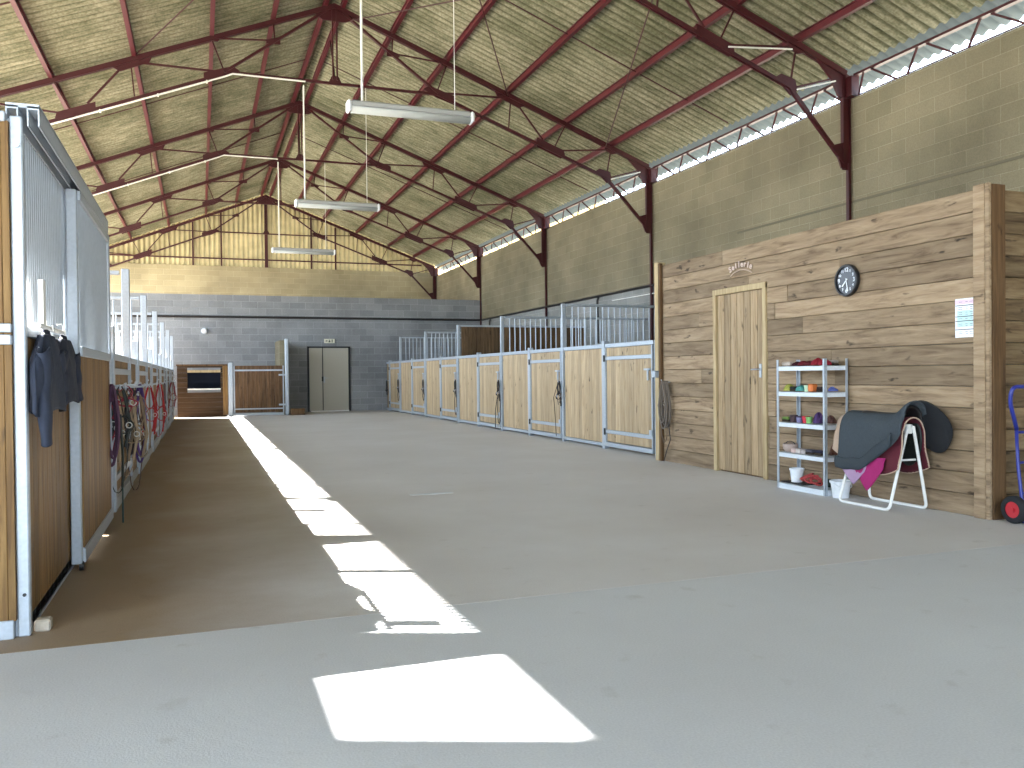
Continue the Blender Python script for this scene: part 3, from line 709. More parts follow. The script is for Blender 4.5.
# end partition facing the camera, with corner post and mid rails
ep = partition(XL + .02, -.79, 4.35, 'wood', 'golden wooden end partition of the left stalls, cut by the left picture edge', 'solid partitions of the left stalls', M['goldwood'], 2.36)
Lp = -.79 - (XL + .02)
MB().box(0, Lp, -.035, .035, 1.375, 1.415, c=.004).box(0, Lp, -.035, .035, 1.32, 1.365, c=.004).build('mid_rail', M['galv'], ep)
MB().box(Lp + .0, Lp + .052, .0, .05, 0, 2.35, c=.006).build('corner_post', M['galv'], ep)
MB().box(Lp - .03, Lp - .002, -.018, .018, .08, 2.32).build('edge_board', M['goldwood'], ep)
MB().box(Lp - .03, Lp - .001, .02, .05, 0, 2.34).build('edge_channel', M['galv'], ep)
MB().tube([(Lp + .03, .0, 2.22), (Lp + .03, -.012, 2.22)], .014, 10).build('bolt', M['galv_b'], ep)
MB().tube([(Lp + .03, .0, .19), (Lp + .03, -.005, .19)], .008, 10).build('bolt', M['black'], ep)
# first stall front: fixed barred panel, sliding panel and their track
ff = thing('barred_panel', 'fixed wooden stall panel under close galvanised bars, behind the coats', 'stall front', (XF, 4.40, 0))
boards_z(MB(), .01, 1.62, .02, 1.36, .135, -.065, 'y', .035).build('boards', M['goldwood'], ff)
MB().box(-.07, -.03, .012, 1.64, .0, .085, c=.004).build('bottom_rail', M['galv'], ff)
MB().box(-.075, -.02, .02, 1.64, 1.36, 1.41, c=.004).build('mid_rail', M['galv'], ff)
for i in range(28):
    y = .07 + i * .057
    MB().tube([(-.048, y, 1.40), (-.048, y, 2.31)], .0115, 8).build('bar', M['galv_b'], ff)
tr = thing('door_track', 'galvanised double sliding track along the top of the nearest left stall', 'track', (XF, 4.36, 0))
for a, b in ((-.085, -.035), (.0, .05)):
    MB().box(a, b, 0, 3.05, 2.385, 2.40).box(a, a + .006, 0, 3.05, 2.31, 2.385).box(b - .006, b, 0, 3.05, 2.31, 2.385).build('channel', M['galv'], tr)
MB().box(-.085, .05, 0, 3.05, 2.392, 2.41).build('spacer', M['galv'], tr)
sp = thing('sliding_door', 'sliding stall door of golden boards and galvanised bars, wide grey stile toward the camera', 'sliding door', (XF + .03, 5.66, 0))
boards_z(MB(), .055, 1.72, .14, 1.30, .135, -.018, 'y', .035).build('boards', M['goldwood'], sp)
MB().box(-.05, .008, .0, .05, .05, 2.30, c=.005).build('stile', M['galv'], sp)
MB().box(-.025, .025, 1.72, 1.77, .05, 2.30, c=.005).build('stile', M['galv'], sp)
MB().box(-.024, .024, .05, 1.72, .05, .14, c=.004).build('bottom_rail', M['galv'], sp)
MB().box(-.024, .024, .05, 1.72, 1.30, 1.36, c=.004).build('mid_rail', M['galv'], sp)
MB().box(-.024, .024, .05, 1.72, 2.24, 2.30, c=.004).build('top_rail', M['galv'], sp)
for i in range(29):
    y = .09 + i * .057
    MB().tube([(0, y, 1.35), (0, y, 2.26)], .0115, 8).build('bar', M['galv_b'], sp)
MB().lathe([(.001, -.012), (.028, -.012), (.028, .012), (.001, .012)], (0, .05, .032), 14, 0).build('roller', M['black'], sp)
tag(MB().box(-.735, -.665, 4.40, 4.47, 0, .055, c=.008).build('concrete_block', M['concpost']), 'small pale block on the floor at the foot of the left corner post', 'block')

# ------------------------------------------------------------------ gate, windowed panel and doors at the far end
wp = thing('windowed_panel', 'brown wooden panel with a dark blue window hole at the end of the left lane', 'panel', (0, 26.5, 0))
m = MB()
for z0 in [.145 * i for i in range(10)] + [1.45]:
    z1 = min(z0 + .142, 1.5)
    if z1 > .83 and z0 < 1.33: m.box(-.64, -.36, 0, .04, z0, z1).box(.56, .72, 0, .04, z0, z1)
    else: m.box(-.64, .72, 0, .04, z0, z1)
m.build('boards', wood('panel_boards', (72, 55, 37), (60, 44, 28), (42, 29, 18), 0, .3, .8, 16, .5), wp)
m = MB().box(-.36, .56, .06, .08, .83, 1.33); m.build('dark_pane', M['navy'], wp)
MB().box(-.36, .56, -.03, .03, 1.31, 1.38, c=.005).build('lintel', M['trimwood'], wp)
MB().box(-.36, .56, -.03, .03, .80, .84, c=.005).build('sill', M['white'], wp)
MB().box(.62, .76, -.02, 0, .05, 1.5, c=.004).build('stile', M['goldwood'], wp)
MB().box(-.66, .76, -.01, .05, 1.50, 1.55, c=.004).build('top_rail', M['browntrim'], wp)
gt = thing('stall_gate', 'brown boarded gate with galvanised frame closing the lane beside the windowed panel', 'gate', (0, 26.5, 0))
boards_z(MB(), .96, 2.34, .10, 1.50, .12, 0, 'x', .035).build('boards', M['brownwood'], gt)
m = MB().box(.93, 2.37, -.02, .0, 1.34, 1.385).box(.93, 2.37, -.02, 0, .19, .225).box(.93, 2.37, -.02, .03, .01, .08).box(.93, .96, -.02, .04, .03, 1.5).box(2.34, 2.37, -.02, .04, .03, 1.5)
m.build('gate_frame', M['galv'], gt)
MB().box(.78, .91, -.06, .06, 0, 1.60, c=.02).build('post', M['galv'], gt)
MB().box(2.41, 2.52, -.06, .06, 0, 2.32, c=.02).build('post', M['galv'], gt)
for z in (1.22, .32): MB().box(2.22, 2.42, -.05, -.02, z - .025, z + .025).build('latch', M['galv_b'], gt)
wg = MB().box(2.27, 2.48, 26.62, 28.30, 0, 2.27)
struct('wall_pier', wg, M['block_tan'])
tag(MB().box(2.56, 2.96, 26.3, 26.55, 0, .19, c=.008).build('wooden_block', M['brownwood']), 'brown wooden block on the floor beside the far gate post', 'block')
d2 = bpy.data.objects.new('door_2', None); C.objects.link(d2); d2.location = (3.98, 28.30, 0); d2['kind'] = 'structure'
MB().box(-.63, -.22, -.03, .0, .04, 2.09).build('door_leaf', M['doorpaint'], d2)
MB().box(-.19, .63, -.03, .0, .04, 2.09).build('door_leaf', M['doorpaint'], d2)
MB().box(-.70, .70, -.05, 0, 2.09, 2.14).box(-.70, -.645, -.05, 0, 0, 2.14).box(.635, .70, -.05, 0, 0, 2.14).box(-.218, -.195, -.035, 0, .04, 2.09).build('door_frame', M['black'], d2)
MB().box(-.18, -.14, -.06, -.03, .95, 1.15).tube([(-.16, -.06, 1.1), (-.16, -.09, 1.1), (-.04, -.09, 1.1)], .01, 6).build('door_handle', M['galv_b'], d2)
MB().box(-.24, -.19, -.06, -.03, 1.0, 1.15).build('lock_case', M['black'], d2)
MB().box(-.60, .63, -.10, -.031, 0, .035).build('under_door_light', M['white'], d2)  # white strip painted in for the daylight showing under the door
ex = thing('exit_sign', 'small cream exit sign box above the double door', 'sign', (4.00, 28.28, 2.32))
MB().box(-.17, .17, -.05, 0, -.07, .07, c=.005).build('box', pc((214, 210, 190), .5), ex)
m = MB().box(-.03, .03, -.053, -.05, -.045, .0).box(-.015, .02, -.053, -.05, .012, .04).box(.07, .10, -.053, -.05, -.05, .05).prism([(-.13, 0), (-.10, .03), (-.10, -.03)], -.053, -.05, 1).box(-.1, -.055, -.053, -.05, -.01, .01)
m.build('pictogram', pc((60, 72, 60), .5), ex)
wl = thing('bulkhead_lamp', 'small round white lamp on the grey end wall', 'lamp', (.14, 28.30, 2.62))
MB().lathe([(.11, 0), (.11, -.03), (.09, -.05)], (0, 0, 0), 20, 1).build('base', M['galv_b'], wl)
MB().lathe([(.09, -.05), (.08, -.08), (.05, -.10), (.01, -.108)], (0, 0, 0), 20, 1).build('globe', M['whitepl'], wl, smooth=True)

# ------------------------------------------------------------------ tack: bridles, halters, ropes (hung on the posts)
def loop(y, z, w_, h_, n=22, tw=0, jit=.0, x=0):
    pts = []
    for k in range(n):
        a = 2 * PI * k / n
        pts.append((x + tw * math.sin(a * 2) + R_.uniform(-jit, jit), y + math.sin(a) * w_ * (1 - .45 * max(0, math.cos(a))) + R_.uniform(-jit, jit), z - h_ + h_ * math.cos(a)))
    return pts
def bridle(label, loc, s, col, col2, h=.62, rein=.95, seed=1, flip=1, group='tack hanging on the stall posts', name='bridle'):
    """s = +1 hangs on a face looking +X, -1 on one looking -X"""
    global R_
    keep = R_; R_ = random.Random(seed)
    t = thing(name, label, name.replace('_', ' '), loc, 0, group); A = pc(col, .55); B = pc(col2, .5, .6)
    MB().tube([(0, 0, .0), (s * -.045, 0, .0)], .009, 8).tube([(0, 0, 0), (s * .035, 0, -.01), (s * .045, 0, .025)], .008, 8).build('hook', M['galv_b'], t)
    x = s * .025
    MB().tube([(p[0] + x, p[1], p[2]) for p in loop(0, .012, .055, h * .25)], .015, 6, True, .35).build('headpiece', A, t)
    MB().tube([(x, -.02, -.02), (x * 1.3, -.06, -h * .3), (x, -.05, -h * .6), (x, -.09, -h)], .012, 6, flat=.35).build('cheek_strap', A, t)
    MB().tube([(x, .02, -.02), (x, .05, -h * .35), (x * 1.3, .07, -h * .6), (x, .03, -h * .95)], .012, 6, flat=.35).build('cheek_strap', A, t)
    MB().tube([(p[0] + x * 1.2, p[1], p[2] - h * .45) for p in loop(flip * .02, 0, .075, h * .14, tw=.01)], .014, 6, True, .4).build('noseband', A, t)
    if rein:
        MB().tube([(p[0] + x * .8, p[1], p[2]) for p in loop(-flip * .03, -.03, .075, rein * .45, 26, .008, .006)], .008, 6, True, .5).build('rein', A, t)
    for (yy, zz) in ((-.055, -h * .58), (.06, -h * .6)):
        MB().tube([(x * 1.5, yy + .022 * math.cos(a * PI / 6), zz + .022 * math.sin(a * PI / 6)) for a in range(12)], .004, 6, True).build('bit_ring', B, t)
    R_ = keep
    return t
def rope(label, loc, s, col, n=4, h=.5, w_=.09, r=.011, tail=0, seed=3, name='lead_rope'):
    t = thing(name, label, 'rope', loc, 0, 'tack hanging on the stall posts'); keep = seed; rr = random.Random(seed)
    A = pc(col, .85, 0, .5)
    m = MB()
    for i in range(n):
        ww = w_ * rr.uniform(.75, 1.1); hh = h * rr.uniform(.42, .52); x = s * (.02 + i * r * 1.6)
        m.tube([(p[0] + x, p[1] + (i - n / 2) * .006, p[2]) for p in loop(0, .012, ww, hh, 24, .006)], r, 6, True, t=rr.random())
    m.build('coil', A, t)
    MB().tube([(s * (.02 + k * .003), .03 * math.cos(k), -.10 + .012 * math.sin(k * 1.1)) for k in range(14)], r * 1.1, 6).build('wrap', A, t)
    if tail:
        MB().tube([(s * .05, 0, -.12), (s * .06, .03, -h * .7), (s * .05, .0, -h), (s * .055, -.01, -tail)], r * 1.3, 6, flat=.5).build('tail', A, t)
    MB().tube([(0, 0, 0), (s * -.12, 0, 0)], .008, 6).build('hook', M['galv_b'], t)
    return t
BK, DB = (28, 24, 24), (58, 36, 28)
xr = XS - .045
spec = [(1, BK, 'black bridle with pale rings on the post between the first and second right stalls', .42, 0),
        (2, (34, 28, 28), 'black bridle with long rein on the post between the second and third right stalls', .42, .95),
        (3, BK, 'black bridle on the post between the third and fourth right stalls', .40, .9),
        (4, (40, 32, 30), 'dark bridle on the post between the fourth and fifth right stalls', .40, .6), (5, (38, 34, 34), 'dark bridle on the post between the fifth and sixth right stalls', .40, .7)]
for k, c, lb, h, rn in spec:
    b = bridle(lb, (xr, Y0R + P * k, 1.03), -1, c, (190, 190, 195), h, rn, 10 + k)
    if k == 1:
        MB().tube([(-.03, .05, -.05), (-.04, .2, -.28), (-.03, .19, -.42), (-.03, .15, -.7), (-.03, .12, -.95)], .006, 6).build('long_rein', pc(BK, .5), b)
        MB().tube([(-.03, -.02, -.05), (-.04, -.14, -.3), (-.03, -.03, -.36)], .008, 6).build('strap', pc(DB, .5), b)
    if k == 2: MB().tube([(-.03, .04, -.3), (-.04, .14, -.6), (-.03, .19, -.98)], .009, 6).build('long_rein', pc(BK, .5), b)
bridle('dark bridle hanging by the brown panel at the far end of the right stalls', (XS - .02, 27.85, 1.0), -1, (24, 22, 24), (90, 90, 95), .5, .5, 33)
# on the planks beside the wooden post
rope('dark and white flecked rope coil on the tack room planks beside the post', (XR - .03, 9.62, 1.04), -1, (112, 102, 92), 5, .60, .085, .010, .0, 5)
bridle('brown bridle with a long trailing strap on the tack room planks', (XR - .035, 9.70, 1.05), -1, (92, 76, 60), (190, 180, 165), .5, .85, 44)
tag(MB().tube([(XR - .06, 9.55, .45), (XR - .05, 9.53, .30), (XR - .05, 9.62, .16), (XR - .05, 9.70, .01)], .011, 6, flat=.5).tube([(XR - .055, 9.60, 1.0), (XR - .065, 9.54, .75), (XR - .06, 9.55, .45)], .009, 6, flat=.5).build('strap', pc(BK, .6)),
    'thin black strap hanging down the tack room planks almost to the floor', 'strap', 'tack hanging on the stall posts')
# left row
xl = XF + .045
def turn(o, y, x0=None):
    # hung on a bracket arm, facing along the lane
    o.rotation_euler = (0, 0, -PI / 2); o.location.y = y
    return o
def bracket(y, z, L, label):
    t = thing('tack_bracket', label, 'bracket', (XF, y, z), 0, 'tack brackets on the left stalls')
    MB().tube([(0, 0, 0), (L, 0, .01), (L + .01, 0, .035)], .009, 8).build('arm', M['galv_b'], t)
    MB().box(-.012, .004, -.02, .02, -.04, .04, c=.004).build('plate', M['galv_b'], t)
bracket(7.47, 1.10, .22, 'steel bracket arm with red halter and purple rope, nearest on the left stalls')
bracket(8.30, 1.08, .24, 'steel bracket arm with cream bridle, second on the left stalls')
bracket(9.60, 1.08, .22, 'steel bracket arm with the purple rope, third on the left stalls')
turn(bridle('crimson halter hanging closest to the boards on the nearest bracket', (-.685, 7.44, 1.10), 1, (136, 22, 42), (190, 190, 190), .55, .5, 51, 1, name='halter'), 7.43)
turn(rope('flecked purple lead rope coil on the nearest bracket', (-.655, 7.4, 1.10), 1, (84, 58, 78), 4, .62, .045, .011, 0, 8), 7.40)
turn(bridle('black bridle on the nearest bracket beside the purple rope', (-.60, 7.4, 1.09), 1, (30, 34, 32), (190, 190, 185), .5, .9, 52), 7.44)
turn(bridle('crimson band halter at the outer end of the nearest bracket', (-.57, 7.5, 1.10), 1, (140, 40, 56), (190, 190, 185), .22, 0, 62, name='halter'), 7.50)
turn(bridle('cream and brown bridle on the second bracket', (-.60, 8.27, 1.04), 1, (150, 130, 104), (190, 190, 185), .62, .8, 53), 8.27)
turn(bridle('pale leather bridle at the outer end of the second bracket', (-.53, 8.3, 1.02), -1, (128, 108, 84), (190, 190, 185), .6, .6, 63, -1), 8.31)
tag(MB().tube([(-.60, 7.36, .88), (-.585, 7.36, .55), (-.59, 7.36, .30)], .026, 8, flat=.4).build('girth_strap', pc((38, 44, 40), .7)), 'broad dark green strap hanging from the nearest bracket, left stalls', 'strap', 'tack hanging on the stall posts')
tag(MB().tube([(-.59, 7.36, .31), (-.592, 7.37, .02)], .015, 8, flat=.4).build('webbing', pc((22, 62, 66), .7)), 'teal webbing end hanging nearly to the floor, left stalls', 'strap', 'tack hanging on the stall posts')
turn(rope('black and white lead rope coil on the third bracket', (-.675, 9.55, 1.08), 1, (52, 48, 54), 4, .78, .05, .013, 0, 9), 9.55)
turn(rope('purple lead rope coil on the third bracket', (-.585, 9.6, 1.08), 1, (78, 56, 108), 4, .80, .055, .012, 0, 19), 9.57)
turn(bridle('dark bridle with tan straps between the ropes of the third bracket', (-.62, 9.63, 1.06), 1, (74, 52, 44), (185, 180, 175), .75, 1.15, 54), 9.63)
turn(bridle('bright red halter, first of the red ones on the left stalls', (-.62, 11.9, 1.06), 1, (160, 24, 30), (200, 190, 190), .62, 0, 55, name='halter'), 11.9)
turn(bridle('bright red halter with a hanging red lead, second of the red ones', (-.60, 14.4, 1.08), 1, (160, 26, 32), (220, 210, 210), .80, .9, 56, name='halter'), 14.4)
for y, n_ in ((11.88, 'carrying the first red halter'), (14.38, 'carrying the second red halter'), (20.66, 'farthest on the left')): bracket(y, 1.075, .18, 'steel bracket arm ' + n_)
bridle('grey bridle on the fifth left post', (XF + .045, 17.6, 1.05), 1, (90, 80, 84), (200, 200, 200), .7, .8, 57)
turn(bridle('dark red halter on the far left post by the windowed panel', (-.6, 20.7, 1.08), 1, (120, 26, 32), (190, 190, 190), .6, .6, 58, name='halter'), 20.7)

# ------------------------------------------------------------------ coats on the first left stall
def jacket(label, loc, col, seed, wd=.46, hgt=.47, sleeve=.50, sleeve2=None):
    rr = random.Random(seed)
    t = thing('jacket', label, 'jacket', loc, 0, 'jackets hanging on the barred stall panel'); A = plain('cloth_%d' % seed, col, .85, 0, .3, .4, 25, .15)
    def body(u, v):
        a = 2 * PI * v; z = -hgt * u
        sh = min(1, .42 + 1.9 * u) if u < .31 else 1.0 + .25 * (u - .31)
        y = wd * .5 * sh * math.cos(a); th = (.022 + .022 * min(1, u * 2.5))
        fold = .010 * math.sin(a * 5 + seed) * u + .006 * math.sin(a * 9 + u * 6)
        return (th * math.sin(a) + fold, y + .01 * math.sin(u * 9), z - .012 * math.sin(a * 3) * u)
    MB().grid(body, 22, 40).build('body', A, t, smooth=True, solid=.008)
    for s in (-1, 1):
        if s > 0 and sleeve2: sleeve = sleeve2
        def sl(u, v, s=s, sleeve=sleeve):
            a = 2 * PI * v; r = .062 - .018 * u
            cy = s * (wd * .36 + .05 * u + .012 * math.sin(u * 8 + seed)); cx = .018 + .015 * u
            return (cx + r * .5 * math.sin(a) + .003 * math.sin(u * 14 + seed + a), cy + r * math.cos(a), -.06 - sleeve * u + .012 * math.cos(a) - .02 * (1 - u) * abs(math.cos(a)))
        MB().grid(sl, 18, 16).build('sleeve', A, t, smooth=True, solid=.006)
    MB().tube([(.0, .07 * math.cos(k * PI / 8), .005 + .02 * math.sin(k * PI / 8)) for k in range(16)], .016, 8, True, .6).build('collar', A, t, smooth=True)
    hg = MB().tube([(.0, -wd * .36, -.07), (0, -.05, .02), (0, 0, .035), (0, .05, .02), (0, wd * .36, -.07)], .008, 8).tube([(0, 0, .035), (0, 0, .07), (-.01, .015, .09), (-.03, 0, .085)], .004, 6)
    hg.build('hanger', M['white'], t)
    return t
jacket('dark blue jacket hanging nearest the grey corner post', (-.702, 4.66, 1.375), (44, 50, 64), 3, .60, .37, .45, .28)
jacket('blue black jacket hanging behind the nearest one', (-.698, 5.18, 1.375), (38, 42, 54), 5, .64, .34, .27)
hr = thing('coat_rack', 'white rail with upright hooked on the bars above the jackets', 'rack', (-.70, 4.45, 1.415))
MB().tube([(0, -.02, .0), (0, .72, .0)], .013, 8).build('rail', M['white'], hr)
MB().box(-.012, .010, .06, .13, 0, .22).build('upright', M['white'], hr)
for y in (.02, .68): MB().tube([(0, y, 0), (-.03, y, .01), (-.045, y, .01)], .006, 6).build('bracket', M['white'], hr)
for i, (y, nn) in enumerate(((.21, ''), (.61, ''))): MB().tube([(.0, y, -.005), (.03, y, -.02), (.025, y, .012)], .005, 6).build('hook', M['white'], hr)

# ------------------------------------------------------------------ shelf rack with grooming things
SX0, SX1, SY0, SY1 = 5.43, 5.70, 6.37, 7.07
TZ = [.055, .36, .66, .965, 1.215]
sh = thing('shelf_rack', 'narrow galvanised rack with five shelves against the plank wall', 'shelf', (0, 0, 0))
for x in (SX0, SX1):
    for y in (SY0, SY1):
        a = -1 if x == SX1 else 1; b = -1 if y == SY1 else 1
        xa, xb = sorted((x, x + a * .028)); xc_, xd = sorted((x, x + a * .003)); ya, yb = sorted((y, y + b * .003)); yc, yd = sorted((y, y + b * .028))
        MB().box(xc_, xd, yc, yd, 0, 1.28).box(xa, xb, ya, yb, 0, 1.28).build('upright', M['galv'], sh)
for z in TZ:
    lip = .045 if z > .1 else .06
    MB().box(SX0 + .003, SX1 - .003, SY0 + .003, SY1 - .003, z - .004, z).box(SX0 + .003, SX0 + .006, SY0 + .02, SY1 - .02, z - lip, z).box(SX1 - .006, SX1 - .003, SY0 + .02, SY1 - .02, z - lip, z) \
        .box(SX0 + .02, SX1 - .02, SY0 + .003, SY0 + .006, z - lip, z).box(SX0 + .02, SX1 - .02, SY1 - .006, SY1 - .003, z - lip, z).build('shelf_board', pc((205, 212, 218), .4), sh)
def brush(label, x, y, z, col, bris=(60, 50, 40), L=.12, rz=0, grp='grooming brushes on the rack'):
    t = thing('grooming_brush', label, 'brush', (x, y, z), rz, grp)
    MB().box(-.035, .035, -L / 2, L / 2, .022, .05, c=.014).build('back', pc(col, .6), t)
    m = MB()
    for i in range(4):
        for j in range(9): m.box(-.028 + i * .0165, -.02 + i * .0165, -L * .44 + j * L * .1, -L * .44 + j * L * .1 + L * .06, 0, .024)
    m.build('bristles', pc(bris, .9), t)
    return t
def tub(label, x, y, z, col, r=.035, h=.07, lid=None, grp='small tubs on the rack'):
    t = thing('tub', label, 'tub', (x, y, z), 0, grp)
    MB().lathe([(r * .86, 0), (r, h * .85), (r * 1.02, h * .86)], n=18).build('body', pc(col, .5), t, smooth=False)
    MB().lathe([(r * 1.08, h * .85), (r * 1.08, h), (r * .9, h * 1.04)], n=18).build('lid', pc(lid or col, .5), t)
    return t
def cloth(label, x, y, z, col, a=.1, b=.1, h=.05, seed=1, name='folded_cloth', cat='cloth', grp='cloths and wraps on the rack'):
    rr = random.Random(seed); ph = [rr.uniform(0, 6) for _ in range(6)]
    def f(u, v):
        th = 2 * PI * v; e = u
        r = math.sin(e * PI / 2); zz = math.cos(e * PI / 2)
        w1 = 1 + .14 * math.sin(3 * th + ph[0]) + .09 * math.sin(5 * th + ph[1])
        return (x + a * r * w1 * math.cos(th), y + b * r * w1 * math.sin(th), z + max(.0, h * zz * (1 + .25 * math.sin(4 * th + ph[2] + e * 5)) + .006))
    o = MB().grid(f, 10, 30).build(name, pc(col, .85, 0, .6), smooth=True); return tag(o, label, cat, grp)
sxm = (SX0 + SX1) / 2; fx = SX0 + .07
z = TZ[4] + .001
tag(MB().box(SX0 + .05, SX1 - .03, 6.93, 7.06, z, z + .045, c=.01).build('box', pc((172, 160, 148), .7)), 'small pale box at the left end of the top shelf', 'box')
for i, (y, c, h) in enumerate(((6.87, (56, 12, 22), .03), (6.78, (96, 18, 30), .035), (6.69, (80, 16, 26), .035), (6.58, (128, 22, 38), .055), (6.49, (140, 28, 46), .045))):
    cloth('%s red leg wrap on the top shelf, %s from the left' % (('dark', 'mid', 'deep', 'bright', 'pinkish')[i], ORD[i] if i else 'first'), fx + .03, y, z, c, .06, .05, h, 20 + i, 'leg_wrap', 'wrap')
brush('grey brush at the far right of the top shelf', SX1 - .05, 6.51, z, (150, 140, 130), L=.1)
z = TZ[3] + .001
cloth('yellow green sponge on the second shelf, leftmost', fx + .02, 6.98, z, (150, 150, 66), .05, .06, .055, 31, 'sponge', 'sponge')
brush('black brush beside the yellow sponge', fx, 6.88, z, (24, 26, 26), L=.1)
cloth('teal scrubbing mitt on the second shelf', fx + .01, 6.79, z, (70, 136, 128), .05, .045, .045, 32, 'mitt', 'mitt')
tub('pale green tub on the second shelf', fx + .01, 6.70, z, (180, 208, 178), .035, .06)
tag(MB().box(fx - .03, fx + .04, 6.59, 6.66, z, z + .075, c=.01).build('box', pc((196, 108, 50), .6)), 'orange box on the second shelf', 'box')
brush('dark brush lying behind the right upright of the second shelf', fx + .02, 6.52, z, (44, 32, 32), L=.09)
cloth('blue and white cloth at the right end of the second shelf', SX1 - .07, 6.50, z, (92, 104, 170), .05, .035, .035, 33)
z = TZ[2] + .001
brush('green backed brush at the left of the third shelf', fx, 7.0, z, (110, 140, 70), L=.1)
tub('dark brown tub on the third shelf', fx, 6.90, z, (58, 36, 40), .038, .07)
tub('blue grey tub on the third shelf', fx, 6.81, z, (112, 112, 146), .032, .06, (70, 60, 90))
tub('red tub on the third shelf', fx + .01, 6.73, z, (186, 40, 56), .036, .065)
tub('lime green pot on the third shelf', fx - .01, 6.66, z, (120, 168, 96), .030, .062)
cloth('purple bandage roll on the third shelf', fx + .03, 6.57, z, (74, 50, 96), .055, .055, .085, 35, 'bandage_roll', 'bandage')
cloth('brown boot liner at the right end of the third shelf', SX1 - .07, 6.52, z, (96, 66, 60), .05, .05, .06, 36)
z = TZ[1] + .001
hb = thing('wicker_bowl', 'round grey brown bowl at the left of the fourth shelf', 'bowl', (fx + .03, 6.99, z))
MB().lathe([(.045, 0), (.07, .03), (.074, .07), (.066, .085), (.055, .06), (.03, .02)], n=24).build('bowl', pc((168, 150, 140), .8), hb, smooth=True)
MB().tube([(.0, .07 * math.cos(k * PI / 10), .075 + .028 * math.sin(k * PI / 10)) for k in range(11)], .005, 6).build('handle', pc((40, 32, 32), .6), hb)
for i, (y, c, nm) in enumerate(((6.88, (206, 180, 172), 'pinkish'), (6.81, (196, 186, 180), 'cream'), (6.735, (170, 162, 160), 'grey'))):
    t = thing('soap_box', '%s soap box in the row on the fourth shelf' % nm, 'box', (fx, y, z), 0, 'soap boxes on the fourth shelf')
    MB().box(-.03, .03, -.032, .032, 0, .035, c=.006).build('body', pc(c, .6), t); MB().box(-.032, .032, -.034, .034, .033, .045, c=.005).build('lid', pc(tuple(int(q * .9) for q in c), .6), t)
brush('dark grey brush on the fourth shelf', fx, 6.65, z, (86, 84, 96), L=.1)
brush('navy brush on the fourth shelf by the right upright', fx + .02, 6.54, z, (44, 44, 66), L=.1)
cloth('brown curry mitt at the right end of the fourth shelf', SX1 - .06, 6.50, z, (96, 62, 48), .045, .04, .075, 38, 'mitt', 'mitt')
z = TZ[0] + .001
tag(MB().box(SX0 + .03, SX1 - .02, 6.72, 7.05, z, z + .012, c=.003).build('tray', pc((34, 32, 34), .6)), 'flat black tray on the bottom shelf', 'tray')
pt = thing('flower_pot', 'white plastic pot on the bottom shelf', 'pot', (fx + .035, 6.90, z + .013))
MB().lathe([(.052, 0), (.066, .115), (.072, .116), (.072, .135), (.066, .135), (.060, .118), (.048, .01)], n=26).build('body', M['whitepl'], pt, smooth=False)
rc = MB(); rr = random.Random(4)
for k in range(4): rc.tube([(fx + .03 + .05 * math.cos(a * PI / 8 + k) , 6.68 + (k - 1.5) * .045 + .06 * math.sin(a * PI / 8), z + .02 + k * .012 + .055 * (1 + math.sin(a * PI / 8 + k * 1.3)) * .5) for a in range(16)], .009, 6, True)
tag(rc.build('red_rope', pc((168, 66, 66), .85, 0, .4)), 'tangled red and white rope on the bottom shelf beside the white pot', 'rope')
cloth('dark green cloth at the right end of the bottom shelf', SX1 - .09, 6.52, z, (40, 52, 44), .06, .05, .06, 40)
bk = thing('bucket', 'white plastic bucket on the floor between the rack and the saddle stand', 'bucket', (5.51, 6.26, 0))
MB().lathe([(.070, 0), (.088, .135), (.098, .137), (.098, .155), (.090, .157), (.085, .14), (.066, .008)], n=28).build('body', M['whitepl'], bk, smooth=False)
MB().tube([(.095 * math.sin(k * PI / 12 - PI / 2) * -1, -.095 * math.cos(k * PI / 12 - PI / 2) * 1, .14 - .045 * math.sin(k * PI / 12)) for k in range(13)], .0035, 6).build('handle', M['whitepl'], bk)

# ------------------------------------------------------------------ saddle stand with saddle, pads and covers
st = thing('saddle_stand', 'white tubular saddle stand in front of the plank wall', 'stand', (0, 0, 0))
def rnd(pts, r=.05, n=5):
    out = [Vector(pts[0])]
    for i in range(1, len(pts) - 1):
        p = Vector(pts[i]); a = (Vector(pts[i - 1]) - p); b = (Vector(pts[i + 1]) - p); ra = min(r, a.length / 2, b.length / 2)
        a = p + a.normalized() * ra; b = p + b.normalized() * ra
        for k in range(n + 1):
            q = k / n; out.append(a * (1 - q) ** 2 + p * 2 * q * (1 - q) + b * q * q)
    out.append(Vector(pts[-1])); return out
CXs = 5.47
for x0, x1, ya, yb in ((5.30, CXs - .03, 6.04, 5.46), (5.66, CXs + .03, 6.06, 5.42)):
    MB().tube(rnd([(x1, 5.94, .70), (x0, ya, .014), (x0, yb, .014), (x1, 5.40, .70)]), .013, 10).build('leg_frame', M['white'], st, smooth=True)
MB().tube([(CXs, 5.40, .68), (CXs, 5.95, .68)], .04, 10).build('ridge_bar', M['white'], st, smooth=True)
MB().tube([(5.375, 5.455, .42), (5.58, 5.45, .42)], .009, 8).build('cross_bar', M['white'], st)
